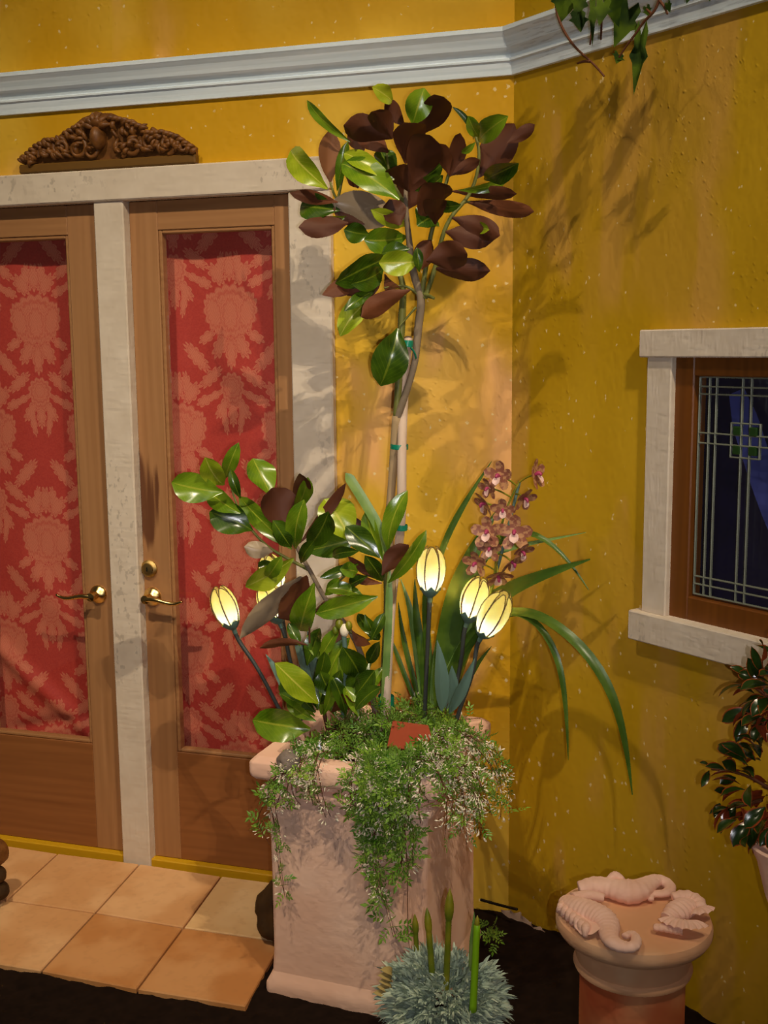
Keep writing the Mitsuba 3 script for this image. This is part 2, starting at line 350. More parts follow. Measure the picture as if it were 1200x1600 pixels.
# ------------------------------------------------------------------ room shell
X0, H = -2.7, 3.3
def wall_with_hole(x0, x1, z1, holes, th=.09):
    """wall slab in the y = 0 plane, its room side at y = 0"""
    xs = sorted({x0, x1, *[h[0] for h in holes], *[h[1] for h in holes]}); zs = sorted({-.06, z1, *[h[2] for h in holes], *[h[3] for h in holes]})
    ms = []
    for a, b in zip(xs[:-1], xs[1:]):
        for c, d in zip(zs[:-1], zs[1:]):
            if not any(h[0] <= (a + b) / 2 <= h[1] and h[2] <= (c + d) / 2 <= h[3] for h in holes): ms.append(box(a, b, 0, th, c, d))
    return cat(ms)
DX0, DX1 = -2.35, -.60                                     # opening for both doors
struct('wall_left', wall_with_hole(X0, 0.05, H, [(DX0, DX1, -.06, 2.05)]), 'plaster', False, 'mottled mustard yellow plaster wall with the double doors')
WS0, WS1, WZ0, WZ1 = .535, 1.16, .975, 1.58
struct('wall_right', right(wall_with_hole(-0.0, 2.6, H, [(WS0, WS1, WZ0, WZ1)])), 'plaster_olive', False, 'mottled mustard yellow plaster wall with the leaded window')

def soil_height(x, y):
    P = np.stack([x * 9, y * 9, 0 * x], -1); Q = np.stack([x * 45, y * 45, 0 * x], -1)
    h = -.012 + .012 * (meshkit.fbm(P, 3, 1) - .5) + .014 * (meshkit.fbm(Q, 3, 2) - .5)
    h += .05 * np.clip((x - .0) / .25, 0, 1) * np.clip((y + .75) / .5, 0, 1)        # heaped towards the right wall
    return np.where((x < -.64) & (y > -.6), -.045, h)
gx, gy = np.meshgrid(np.linspace(-2.7, 2.2, 240), np.linspace(-3.4, .12, 180), indexing='ij')
struct('floor', surf(np.stack([gx, gy, soil_height(gx, gy)], -1)), 'soil', True, 'dark brown mulch ground')

# tiles of the landing (front edge toward the camera, rows parallel to the doors)
def tile_quad(q, tone):
    q = np.array(q, float); c = q.mean(0)
    g, b, P = .003, .004, []
    for i in range(4):
        d = (q[i] - c); u = d / np.linalg.norm(d)
        a = q[i] - u * g * 1.4
        P += [(*a, -.035), (*(a), -.003), (*(a - u * b), .0)]
    part('floor', 'tile', trimesh.convex.convex_hull(np.array(P)), tone, False)
cols_ = [-2.32, -2.04, -1.755, -1.464, -1.172, -.888, -.59]
rows_ = [-.028, -.345, -.658]
def tcorner(i, j): return (cols_[i] + .1 * (-rows_[j] - .028) * 1.0 * (1 if j < 2 else .96), rows_[j] - .006 * (i % 2))
tones = {(5, 0): 'tile_cream', (4, 0): 'tile_tan', (3, 0): 'tile_tan', (2, 0): 'tile_tan', (4, 1): 'tile_orange', (5, 1): 'tile_orange', (3, 1): 'tile_tan', (2, 1): 'tile_cream'}
for j in range(2):
    for i in range(6):
        tile_quad([tcorner(i, j), tcorner(i + 1, j), tcorner(i + 1, j + 1), tcorner(i, j + 1)], tones.get((i, j), 'tile_tan'))

# crown moulding, mitred in the corner
PROF = [(0, 0), (.012, 0), (.013, .012), (.017, .030), (.023, .033), (.023, .038), (.017, .041), (.020, .048), (.030, .056), (.036, .062), (.040, .072), (.047, .085), (.055, .094), (.058, .097), (.058, .108), (0, .108)]
def crown(a, b, sgn):
    z0 = 2.297; ends = []
    for e, mit in ((a, sgn < 0 and 0 or 1), (b, sgn < 0 and 1 or 0)):
        ends.append(np.array([(e + (-sgn if False else (1 if sgn > 0 else -1)) * .338 * o * mit, -o, z0 + z) for o, z in PROF]))
    n = len(PROF); V = np.vstack(ends); F = []
    for i in range(n):
        j = (i + 1) % n; F += [(i, j, n + j), (i, n + j, n + i)]
    return tomesh(V, F)
struct('trim_1', crown(X0, 0, -1), 'crown_paint', False, 'blue-white crown moulding on the door wall')
struct('trim_2', right(crown(0, 2.6, 1)), 'crown_paint', False, 'blue-white crown moulding on the window wall')

# door casing boards
struct('trim_3', box(-2.55, -.50, -.032, .01, 2.032, 2.121, .004), 'whitewash', False, 'whitewashed board across the top of the doors')
struct('trim_4', box(-1.236, -1.139, -.022, .05, -.03, 2.034, .004), 'whitewash', False, 'whitewashed post between the two doors')
struct('trim_5', box(-.625, -.502, -.025, .01, -.03, 2.034, .004), 'whitewash', False, 'whitewashed board at the right of the doors')
struct('trim_6', box(-2.40, -1.10 + .5, -.012, .06, -.04, .012, .003), 'threshold_paint', False, 'yellow painted sill strip under the doors')

def door(name, x0, x1, glass, mirror, label):
    gx0, gx1, gz0, gz1 = glass; y0, y1 = .012, .052; zb, zt = .012, 2.032
    tag(name, label, kind='structure')
    part(name, 'stile', box(x0, gx0, y0, y1, zb, zt, .003), 'wood_upright', False)
    part(name, 'stile', box(gx1, x1, y0, y1, zb, zt, .003), 'wood_upright', False)
    part(name, 'rail', box(gx0, gx1, y0 + .001, y1, gz1, zt, .002), 'wood_level', False)
    part(name, 'rail', box(gx0, gx1, y0 + .001, y1, zb, gz0, .002), 'wood_bottom_shaded', False)
    b = .011
    ms = [box(gx0, gx0 + b, y0 + .004, y1 - .006, gz0, gz1, .003), box(gx1 - b, gx1, y0 + .004, y1 - .006, gz0, gz1, .003),
          box(gx0 + b, gx1 - b, y0 + .004, y1 - .006, gz1 - b, gz1, .003), box(gx0 + b, gx1 - b, y0 + .004, y1 - .006, gz0, gz0 + b, .003)]
    for m in ms: part(name, 'glazing_bead', m, 'wood_level', False)
    part(name, 'glass_pane', tomesh([(gx0, .032, gz0), (gx1, .032, gz0), (gx1, .032, gz1), (gx0, .032, gz1)], [(0, 1, 2), (0, 2, 3)]), 'pane', False, 'clear glass pane')
    return name
door('door_1', -1.790, -1.237, (-1.72, -1.348, .362, 1.945), False, 'brown wooden glazed door left of the whitewashed post')
door('door_2', -1.139, -.624, (-1.048, -.683, .365, 1.948), True, 'brown wooden glazed door right of the whitewashed post')

def lever(name, c, sgn):
    x, z = c
    R = frame((0, -1, 0))
    ros = moved(lathe([(.0, .0), (.028, .0), (.029, .004), (.026, .010), (.018, .014), (.012, .02), (.011, .040), (.013, .044), (.013, .052), (.0, .056)], 28), R, (x, .012, z))
    k = part(name, 'lever_handle', ros, 'brass', 40, 'brass lever handle')
    P = [(x, -.034, z), (x + sgn * .03, -.038, z + .002), (x + sgn * .07, -.036, z - .006), (x + sgn * .105, -.033, z - .006), (x + sgn * .122, -.034, z + .001)]
    part(k, 'lever', tube(P, [.009, .008, .007, .006, .004], 24, 10), 'brass', True)
lever('door_1', (-1.298, .853), -1)
lever('door_2', (-1.110, .856), 1)
db = moved(lathe([(0, 0), (.026, 0), (.027, .006), (.022, .012), (.018, .013), (.018, .017), (.008, .018), (0, .018)], 28), frame((0, -1, 0)), (-1.117, .012, .943))
k = part('door_2', 'deadbolt', db, 'brass_old', 40, 'dull brass round lock above the lever')
part(k, 'keyhole', box(-1.1185, -1.1155, -.0065, -.004, .936, .950), 'black_metal', False)

def curtain(x0, x1, y, seed, folds, zlo=.28, zhi=2.02):
    x, z = np.meshgrid(np.linspace(x0, x1, 90), np.linspace(zlo, zhi, 150), indexing='ij')
    d = .004 * np.sin((x - x0) * 21 + seed) + .008 * (meshkit.fbm(np.stack([x * 6, z * 2.2, 0 * x + seed], -1), 3) - .5)
    for (ax, az, bx, bz, amp, wd) in folds:                       # creases running from a to b
        L = math.hypot(bx - ax, bz - az); ux, uz = (bx - ax) / L, (bz - az) / L
        s, q = (x - ax) * ux + (z - az) * uz, -(x - ax) * uz + (z - az) * ux
        d += amp * np.exp(-(q / wd) ** 2) * np.exp(-(np.clip(-s, 0, 9) / .05) ** 2 - (np.clip(s - L, 0, 9) / .08) ** 2)
    return surf(np.stack([x, y + d, z], -1))
one('damask_curtain', curtain(-1.80, -1.245, .098, 1, [(-1.72, .62, -1.40, .36, -.018, .03), (-1.6, .9, -1.37, .62, -.008, .05), (-1.66, .36, -1.36, .43, .012, .02)]), 'damask',
    'red damask curtain with pale scrolls behind the left door glass, creased at the bottom', 'curtain', smooth=True)
one('damask_curtain', curtain(-1.135, -.605, .095, 4, [(-1.0, 1.55, -.72, 1.5, -.003, .04), (-.95, .9, -.75, .5, -.006, .06)]), 'damask',
    'red damask curtain with a large scroll medallion behind the right door glass', 'curtain', smooth=True)
struct('added_backing', box(-2.7, .2, .24, .28, -.05, 2.3), 'dark_backing', False, 'unseen dark slab added behind the door curtains to keep ambient light out')  # added slab, out of sight, stops hall light reaching the curtain backs

# ------------------------------------------------------------------ window in the right wall
struct('trim_7', right(box(.474, 1.30, -.034, .0, 1.577, 1.640, .003)), 'whitewash', False, 'whitewashed board above the window')
struct('trim_8', right(box(.489, .562, -.022, .0, .974, 1.579, .003)), 'whitewash', False, 'whitewashed board left of the window')
struct('trim_9', right(box(.464, 1.34, -.040, .0, .905, .976, .003)), 'whitewash', False, 'whitewashed sill board under the window')
struct('trim_10', right(box(1.12, 1.2, -.022, .0, .974, 1.579, .003)), 'whitewash', False, 'whitewashed board right of the window')
W = 'window_1'; tag(W, 'brown wooden window with dark leaded glass', kind='structure')
part(W, 'sash', right(box(.552, .614, -.006, .04, .965, 1.59, .003)), 'wood_sash', False)
part(W, 'sash', right(box(1.07, 1.13, -.006, .04, .965, 1.59, .003)), 'wood_sash', False)
part(W, 'sash', right(box(.612, 1.08, -.005, .04, 1.535, 1.59, .003)), 'wood_sash', False)
part(W, 'sash', right(box(.612, 1.08, -.005, .04, .965, 1.030, .003)), 'wood_sash', False)
LX = [.618, .645, .664, .733, .756, .93, .953, 1.022, 1.041, 1.066]
LZ = [1.036, 1.060, 1.078, 1.385, 1.408, 1.495, 1.512, 1.533]
yg = .012
def rbar(a, b, w=.0036):
    (x0, z0), (x1, z1) = a, b
    return right(box(min(x0, x1) - w / 2, max(x0, x1) + w / 2, yg - .004, yg + .004, min(z0, z1) - w / 2, max(z0, z1) + w / 2, .0012))
for x in LX: part(W, 'lead_came', rbar((x, LZ[0]), (x, LZ[-1])), 'lead_came', False)
for z in LZ:
    if z in (1.060, 1.078) or z in (LZ[0], LZ[-1]) or z > 1.45 or True: part(W, 'lead_came', rbar((LX[0], z), (LX[-1], z)), 'lead_came', False)
# small square knot of green glass where the bars cross
for sx in (.7235, .7655):
    for sz in (1.3755, 1.4175):
        part(W, 'green_square', right(box(sx - .010, sx + .010, yg - .006, yg + .005, sz - .010, sz + .010, .002)), 'green_glass', False)
for a, b in (((.707, 1.359), (.782, 1.359)), ((.707, 1.434), (.782, 1.434)), ((.707, 1.359), (.707, 1.434)), ((.782, 1.359), (.782, 1.434))):
    part(W, 'lead_came', rbar(a, b, .0035), 'lead_came', False)
part(W, 'glass_pane', right(tomesh([(.612, yg, 1.03), (1.075, yg, 1.03), (1.075, yg, 1.54), (.612, yg, 1.54)], [(0, 1, 2), (0, 2, 3)])), 'pane', False, 'dark leaded glass')
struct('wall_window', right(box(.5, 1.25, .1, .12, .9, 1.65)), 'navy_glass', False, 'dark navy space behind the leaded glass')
one('reflection_strip', right(strap_mesh([(.66, .088, 1.50), (.72, .086, 1.36), (.80, .085, 1.2), (.93, .085, 1.02)], .072, (0, -1, 0), tip=.05, fold=.12)), 'reflection_blue',
    'pale blue strip behind the leaded window standing in for a slanting reflection', 'reflection')  # reflection in the glass, modelled as a coloured strip behind it

# ------------------------------------------------------------------ carved wooden pediment above the doors
def pediment():
    k = thing('carved_pediment', 'brown carved wooden pediment of scrolling acanthus leaves above the left door', 'carving')
    x0, x1, zb = -1.472, -.905, 2.135
    y = -.012
    part(k, 'base_rail', box(x0 - .004, x1 + .004, y - .016, .0, zb - .012, zb + .014, .004), 'carved_base', False)
    cx, w = (x0 + x1) / 2 + .005, (x1 - x0) / 2
    sil = [(-1, .0), (-1, .018), (-.93, .035), (-.9, .062), (-.82, .072), (-.74, .078), (-.68, .074), (-.6, .092), (-.5, .112), (-.42, .118), (-.36, .134), (-.28, .15), (-.2, .156), (-.12, .168), (-.04, .160), (.06, .158), (.14, .146),
           (.22, .138), (.3, .132), (.4, .108), (.46, .09), (.52, .098), (.62, .092), (.72, .086), (.8, .064), (.86, .048), (.92, .034), (.98, .036), (1, .02), (1, 0)]
    from shapely.geometry import Polygon
    poly = Polygon([(cx + u * w, z * .87) for u, z in sil]).buffer(-.004)
    slab = trimesh.creation.extrude_polygon(poly, .014, engine='earcut')
    slab = moved(slab, [[1, 0, 0], [0, 0, -1], [0, 1, 0]], (0, 0.0, zb + .01))
    part(k, 'ground', slab, 'carved_wood', False)
    r = np.random.default_rng(3)
    def scroll(u, z, rad, turns, sg, start, th):
        t = np.linspace(0, 1, 22); a = start + sg * turns * 2 * np.pi * t; rr = rad * (1 - .8 * t)
        P = np.c_[cx + u * w + rr * np.cos(a), y - .012 - .016 * t, zb + .012 + z + rr * np.sin(a)]
        return tube(P, [th, th * .9, th * .7, th * 1.1], 26, 8)
    S = []
    def lobe(u, z, ang, L, th, curl=.5):                                # a flat carved leaf lobe that curls over at its tip
        t = np.linspace(0, 1, 7); a = ang + curl * (t - .2) * 1.6; st = L / 6
        P = np.array([cx + u * w, y - .008, zb + .012 + z]) + np.c_[np.cumsum(np.cos(a)) * st, -.012 * np.sin(np.pi * t) - .006 * t, np.cumsum(np.sin(a)) * st]
        return tube(P, [th * .5, th, th * 1.15, th * .9, th * .45], 14, 8)
    for sg in (-1, 1):
        for u, z, rad, th in ((.87, .022, .020, .006), (.70, .036, .028, .007), (.50, .050, .032, .008), (.32, .040, .030, .008), (.17, .030, .022, .007), (.30, .100, .020, .007)):
            S.append(scroll(sg * u, z * .9, rad, 1.05, sg * (1 if r.random() > .4 else -1), r.uniform(0, 6.28), th))
        for i in range(46):
            u = r.uniform(.04, .96); top = np.interp(u, [0, .2, .4, .46, .6, .75, .9, 1], [.150, .136, .108, .088, .09, .074, .04, .026]) * .85
            z = r.uniform(0, max(top - .022, .004)); ang = math.pi / 2 - sg * r.uniform(-.4, 1.5)
            S.append(lobe(sg * u, z, ang, r.uniform(.022, .042) * (.6 + .6 * (1 - u)), r.uniform(.0045, .0075), -sg * r.uniform(-.4, 1.3)))
        for i in range(18):                                           # the curling upper edge
            u = .04 + .92 * i / 18
            top = np.interp(u, [0, .2, .4, .46, .6, .75, .9, 1], [.150, .136, .108, .088, .09, .074, .04, .026]) * .85
            S.append(lobe(sg * u, top - .026, math.pi / 2 - sg * .5, .03, .0065, -sg * 1.2))
    S.append(trimesh.creation.icosphere(2, 1.0).apply_transform(np.diag([.022, .03, .034, 1])).apply_translation((cx - .02, y - .02, zb + .075)))
    S.append(trimesh.creation.icosphere(2, 1.0).apply_transform(np.diag([.03, .024, .018, 1])).apply_translation((cx - .015, y - .02, zb + .115)))
    for a in np.linspace(.2, 2.9, 6):
        p = np.array([cx - .02, y - .014, zb + .1])
        S.append(tube([p, p + np.array([.03 * math.cos(a), -.02, .03 * math.sin(a)]), p + np.array([.05 * math.cos(a), -.008, .044 * math.sin(a)])], [.007, .010, .003], 10, 7))
    part(k, 'relief', cat(S), 'carved_wood', True)
pediment()


# ------------------------------------------------------------------ tall square terracotta planter
PC, PROT = np.array([-.281, -.36]), math.radians(-3.5)
PM = np.array([[math.cos(PROT), -math.sin(PROT), 0], [math.sin(PROT), math.cos(PROT), 0], [0, 0, 1.0]])
def sq_loft(prof, cr=.013, nc=5):
    V, F = [], []
    for h, z in prof:
        ring = []
        for q in range(4):
            a0 = q * math.pi / 2; cx, cy = [(1, 1), (-1, 1), (-1, -1), (1, -1)][q]
            for a in np.linspace(a0, a0 + math.pi / 2, nc): ring.append((cx * (h - cr) + cr * math.cos(a), cy * (h - cr) + cr * math.sin(a), z))
        V.append(ring)
    V = np.array(V); n = V.shape[1]; W = V.reshape(-1, 3)
    for i in range(len(prof) - 1):
        for j in range(n):
            A, B = i * n + j, i * n + (j + 1) % n
            F += [(A, B, B + n), (A, B + n, A + n)]
    return moved(tomesh(W, F), PM, (*PC, 0))
PL = thing('square_planter', 'tall square pale terracotta planter with a moulded rim beside the doors', 'planter')
part(PL, 'base_lip', sq_loft([(.19, -.02), (.220, -.02), (.223, -.002), (.222, .016), (.215, .030), (.209, .044)]), 'terracotta_pale', 40)
part(PL, 'body', sq_loft([(.209, .042), (.206, .10), (.206, .30), (.208, .51)]), 'terracotta_pale', 40)
part(PL, 'rim', sq_loft([(.206, .505), (.221, .512), (.225, .523), (.221, .535), (.209, .541), (.209, .550), (.222, .555), (.234, .560), (.241, .568), (.243, .578), (.243, .601), (.240, .606), (.229, .6165), (.224, .618), (.192, .618), (.186, .610), (.184, .54)]), 'terracotta_pale', 40)
pgx, pgy = np.meshgrid(np.linspace(-.19, .19, 30), np.linspace(-.19, .19, 30), indexing='ij')
part(PL, 'soil', moved(surf(np.stack([pgx, pgy, .567 + .012 * meshkit.noise(np.stack([pgx * 40, pgy * 40, 0 * pgx], -1))], -1)), PM, (*PC, 0)), 'soil', True)
TY = -.33                                                   # plane of the little tree

# ------------------------------------------------------------------ leaves read as base, tip, apparent width, seen side
def cam_dir(P): c = ORIGIN - P; return c / np.linalg.norm(c)
def add_leaf(parent, bx, by, tx, ty, w, side='g', tone=None, Y=TY, dep=(0, 0), bow=None, tilt=None, kind='magnolia', fold=.3, curve=0.0, name='leaf', r=rng):
    P0, P1 = at(bx, by, Y + dep[0]), at(tx, ty, Y + dep[1])
    C = cam_dir((P0 + P1) / 2)
    if tilt is None: tilt = r.uniform(-.55, .55)
    ax = (P1 - P0) / np.linalg.norm(P1 - P0)
    sd = np.cross(ax, C); sd /= np.linalg.norm(sd)
    C2 = np.cross(sd, ax)                                    # the part of the view direction across the leaf
    up = math.cos(tilt) * C2 + math.sin(tilt) * sd
    if side != 'g': up = -up
    W = px(w, (P0 + P1) / 2) / max(math.cos(tilt), .6) * 1.1
    if bow is None: bow = r.uniform(.02, .09) * (1 if side == 'g' else 1)
    m = leaf_mesh(P0, P1 + (P1 - P0) * .06, W, up, bow, fold, curve or r.uniform(-.05, .05), tipdrop=r.uniform(-.05, .12), wave=.16, seed=r.uniform(0, 6), kind=kind)
    if tone is None: tone = ('magnolia_dark', 'magnolia_mid', 'magnolia_mid')[r.integers(3)] if side == 'g' else ('magnolia_mid', 'magnolia_deep_brown', 'magnolia_deep_brown')[r.integers(3)]
    return part(parent, name, m, tone, True, uv=leaf_uv(10, 6))
B, D, M_, PA = 'magnolia_bright', 'magnolia_dark', 'magnolia_mid', 'magnolia_pale'

MT = thing('magnolia_tree', 'slender young magnolia tree with brown-backed leaves in the terracotta planter', 'tree')
CROWN = [(548, 222, 478, 162, 13, 'g', M_), (512, 295, 450, 237, 34, 'g', B), (516, 285, 515, 208, 28, 'b', B), (527, 298, 541, 226, 15, 'g', M_),
 (614, 216, 541, 196, 34, 'b'), (613, 217, 582, 178, 28, 'b'), (607, 238, 557, 196, 28, 'b'), (568, 238, 550, 202, 24, 'b'), (614, 160, 586, 138, 20, 'g', B),
 (633, 198, 606, 157, 20, 'b'), (616, 281, 540, 237, 22, 'g', B), (624, 312, 538, 256, 38, 'g', M_), (613, 278, 594, 236, 26, 'g', D), (560, 294, 540, 257, 26, 'b'),
 (528, 316, 456, 301, 17, 'b'), (622, 344, 527, 317, 46, 'b', PA), (574, 349, 524, 328, 20, 'b'), (531, 329, 470, 322, 33, 'g', D), (544, 338, 489, 344, 13, 'g', B),
 (544, 348, 472, 356, 27, 'b'), (576, 366, 539, 359, 26, 'g', D), (633, 353, 585, 332, 21, 'g', B), (635, 370, 572, 374, 34, 'g', M_), (611, 400, 530, 441, 34, 'g', D),
 (640, 389, 599, 395, 22, 'g', D), (656, 408, 596, 411, 32, 'g', B), (655, 425, 652, 389, 13, 'g', D), (598, 407, 512, 459, 26, 'b'), (599, 420, 554, 443, 28, 'g', D),
 (588, 432, 530, 449, 28, 'b'), (595, 428, 571, 466, 13, 'b'), (601, 428, 621, 454, 18, 'b'), (586, 453, 541, 484, 15, 'g', D), (641, 453, 569, 493, 26, 'b'),
 (582, 465, 534, 521, 28, 'g', B), (622, 513, 597, 598, 46, 'g', D), (645, 196, 662, 141, 34, 'g', M_), (652, 215, 691, 154, 36, 'b'), (634, 256, 651, 194, 40, 'b'),
 (645, 287, 670, 217, 46, 'b'), (656, 279, 689, 257, 19, 'g', D), (649, 298, 691, 277, 15, 'g', D), (748, 214, 734, 186, 17, 'g', M_), (748, 221, 791, 184, 28, 'g', M_),
 (744, 278, 800, 198, 44, 'b'), (792, 224, 833, 196, 17, 'b'), (702, 274, 687, 229, 20, 'b'), (703, 276, 718, 212, 22, 'b'), (705, 274, 748, 251, 17, 'b'), (743, 222, 722, 239, 9, 'g', M_),
 (757, 281, 804, 261, 25, 'g', D), (705, 299, 802, 302, 17, 'b'), (716, 297, 790, 284, 12, 'g', M_), (727, 315, 833, 330, 21, 'b'), (690, 318, 716, 320, 15, 'g', D),
 (655, 346, 686, 285, 32, 'b'), (680, 351, 680, 313, 30, 'b'), (652, 353, 676, 338, 36, 'g', D), (706, 340, 777, 367, 28, 'b'), (696, 362, 766, 375, 30, 'b'), (742, 357, 765, 359, 15, 'g', B),
 (666, 408, 727, 397, 38, 'b'), (659, 421, 673, 377, 26, 'b'), (681, 420, 761, 423, 28, 'b'), (629, 332, 641, 268, 40, 'b'), (625, 352, 609, 314, 32, 'b'), (640, 300, 612, 262, 30, 'b'), (668, 330, 700, 292, 26, 'b')]
lr = np.random.default_rng(21)
for i, L in enumerate(CROWN):
    bx, by, tx, ty, w, sd = L[:6]; tone = L[6] if len(L) > 6 else None
    d0 = lr.uniform(-.09, .02); d1 = d0 + lr.uniform(-.09, .04)
    add_leaf(MT, bx, by, tx, ty, w * 1.13, sd, tone, TY, (d0, d1), r=lr, bow=lr.uniform(.03, .12))
m = leaf_mesh(at(740, 218, TY), at(707, 167, TY - .03), px(9, at(720, 200, TY)), cam_dir(at(720, 200, TY)), .02, .2, .12)
part(MT, 'leaf', m, 'magnolia_deep_brown', True)
def P2(*pts, Y=TY): return [at(x, y, Y + d) for x, y, d in [(*p, 0)[:3] for p in pts]]
w = lambda n: px(n, at(640, 700, TY))
part(MT, 'trunk', tube(P2((602, 1150, -.02), (606, 1010, -.012), (612, 900), (608, 830), (612, 760), (617, 690), (620, 650)), [w(7), w(6.5), w(7), w(6.5), w(7.5)], 50, 9), 'bark', True, 'pale brown trunk')
part(MT, 'stem', tube(P2((620, 652), (622, 610), (625, 560), (629, 480, .01), (629, 445, .02), (622, 420, .02)), [w(6), w(5.5), w(6), w(4)], 40, 8), 'bark_green', True, 'green stem')
part(MT, 'stem', tube(P2((620, 655), (634, 615, -.01), (648, 565, -.01), (655, 500), (657, 462), (650, 440), (641, 390), (634, 310), (640, 250, .01), (652, 205, .01)), [w(6), w(5), w(6.5), w(6), w(4.5), w(3), w(2)], 60, 8), 'bark_grey', True)
for pts, r0 in ((((659, 462), (668, 400), (675, 360, -.01), (686, 325), (700, 276), (712, 240)), 4.2), (((664, 466), (682, 410, -.01), (693, 365, -.02), (706, 338, -.02), (732, 306), (744, 277), (746, 222), (735, 195)), 4.0), (((636, 345), (610, 335), (570, 318, -.02), (530, 314, -.03), (516, 285, -.03)), 3.2),
                (((637, 385), (612, 400, -.02), (600, 420, -.03)), 3), (((655, 462), (640, 450, -.01), (600, 450, -.02)), 2.6), (((664, 460), (678, 466, -.02)), 4), (((650, 480), (624, 510, -.02)), 2), (((634, 320), (612, 280), (604, 240, .02)), 3), (((528, 312, -.03), (545, 230)), 2.4), (((706, 338, -.02), (718, 320), (735, 315)), 2.4)):
    part(MT, 'branch', tube(P2(*pts), [w(r0), w(r0 * .55)], 30, 7), 'bark_green', True)

ST = thing('bamboo_stake', 'pale wooden stake tied with green tape to the magnolia trunk', 'stake')
SP = P2((638, 529, -.03), (632, 610, .025), (628, 700, -.022), (626, 820, -.022), (616, 905, .015), (608, 1000, -.04), (601, 1145, -.045))
part(ST, 'pole', tube(SP, [w(6.5), w(7.5), w(7), w(8)], 50, 10), 'stake_wood', True)
for (x, y, ww, hh, dd) in ((637, 537, 8.5, 10, -.028), (624, 698, 14, 8, -.012), (627, 824, 10, 9, -.02), (603, 1096, 13, 20, -.035)):
    c = at(x, y, TY + dd); m = lathe([(w(ww) * .96, -w(hh) / 2), (w(ww), -w(hh) * .4), (w(ww), w(hh) * .4), (w(ww) * .96, w(hh) / 2)], 18)
    part(ST, 'tie', moved(m, frame((.05, 0, 1)), c), 'tie_tape', 40, 'green tape tie')
part(ST, 'tie_end', tube(P2((642, 543, -.04), (648, 552, -.03), (650, 560, -.02)), [w(1.6)], 10, 5), 'tie_tape', True)

MS = thing('magnolia_shrub', 'low leafy magnolia branches spreading left from the terracotta planter', 'shrub')
SHRUB = [(348, 769, 273, 755, 38, 'g', M_), (376, 802, 330, 770, 26, 'g', M_), (350, 758, 322, 716, 28, 'g', B), (352, 747, 370, 699, 19, 'g', M_), (376, 779, 361, 737, 13, 'g', D), (394, 828, 331, 802, 40, 'g', D),
 (424, 776, 396, 721, 33, 'g', M_), (452, 829, 427, 766, 48, 'b'), (456, 858, 374, 780, 24, 'g', M_), (455, 855, 430, 816, 24, 'g', D), (426, 862, 384, 855, 22, 'b', PA), (456, 778, 477, 745, 24, 'b'), (460, 798, 480, 749, 19, 'g', M_),
 (462, 857, 472, 787, 26, 'g', M_), (468, 849, 539, 761, 14, 'b'), (549, 847, 509, 784, 46, 'g', B), (480, 855, 511, 801, 30, 'g', D), (474, 861, 549, 842, 30, 'g', M_),
 (606, 860, 631, 773, 24, 'g', M_), (598, 875, 571, 803, 20, 'g', M_), (592, 866, 547, 809, 17, 'b'), (593, 871, 543, 825, 28, 'g', D), (597, 899, 635, 852, 24, 'b'), (606, 911, 663, 836, 18, 'g', M_),
 (560, 881, 504, 901, 14, 'g', D), (559, 893, 535, 889, 20, 'g', M_), (598, 907, 547, 872, 11, 'b'), (598, 908, 571, 869, 20, 'g', D), (597, 911, 549, 896, 11, 'b'), (569, 933, 515, 919, 17, 'g', M_), (590, 932, 499, 957, 27, 'g', M_),
 (480, 900, 438, 962, 42, 'b'), (471, 901, 380, 992, 26, 'b', PA), (459, 872, 388, 916, 28, 'g', B), (491, 911, 466, 986, 32, 'g', M_), (481, 1008, 409, 1010, 11, 'b'), (519, 1041, 481, 995, 18, 'g', M_), (531, 1035, 517, 989, 24, 'b'),
 (497, 1099, 436, 1040, 33, 'g', B), (493, 1113, 438, 1067, 26, 'g', D), (492, 1119, 439, 1085, 15, 'g', M_), (494, 1127, 449, 1095, 15, 'g', M_), (485, 1139, 399, 1127, 42, 'g', M_), (503, 1150, 489, 1199, 44, 'g', D),
 (502, 1117, 508, 1029, 20, 'g', M_), (505, 1118, 531, 1035, 17, 'g', M_), (518, 1113, 552, 1091, 24, 'b'), (562, 1057, 538, 1017, 32, 'g', D), (546, 1091, 560, 1047, 28, 'g', D), (556, 1086, 584, 1049, 24, 'g', D), (575, 1036, 592, 1004, 16, 'g', D),
 (480, 1040, 500, 985, 20, 'g', D), (520, 1090, 500, 1050, 22, 'g', D), (570, 960, 590, 1000, 16, 'g', D), (550, 985, 575, 1010, 14, 'b'), (590, 1000, 560, 960, 14, 'g', D), (415, 905, 438, 872, 18, 'g', M_), (438, 895, 405, 880, 14, 'g', D)]
SY = -.37
for bx, by, tx, ty, w_ in ((497, 1110, 470, 1058, 18), (500, 1100, 530, 1050, 20), (525, 1120, 500, 1068, 18), (540, 1118, 520, 1060, 18), (555, 1110, 590, 1075, 18), (560, 1075, 525, 1050, 16), (575, 1085, 600, 1045, 14), (488, 1075, 505, 1020, 17), (515, 1060, 545, 1000, 18), (470, 1010, 452, 975, 14),
                           (500, 1030, 525, 985, 16), (580, 1000, 600, 960, 14), (545, 1100, 575, 1040, 16), (560, 1120, 540, 1075, 18), (470, 880, 492, 845, 16), (508, 930, 530, 905, 14), (520, 870, 552, 862, 14), (575, 900, 545, 915, 14)):
    SHRUB.append((bx, by, tx, ty, w_, 'g', D if (bx + ty) % 3 else M_))
for i, L in enumerate(SHRUB):
    bx, by, tx, ty, w_, sd = L[:6]; tone = L[6] if len(L) > 6 else None
    d0 = lr.uniform(-.07, .0) - (.03 if by > 1080 else 0); d1 = d0 + lr.uniform(-.07, .04)
    add_leaf(MS, bx, by, tx, ty, w_ * 1.14, sd, tone, SY, (d0, d1), r=lr, bow=lr.uniform(.03, .11))
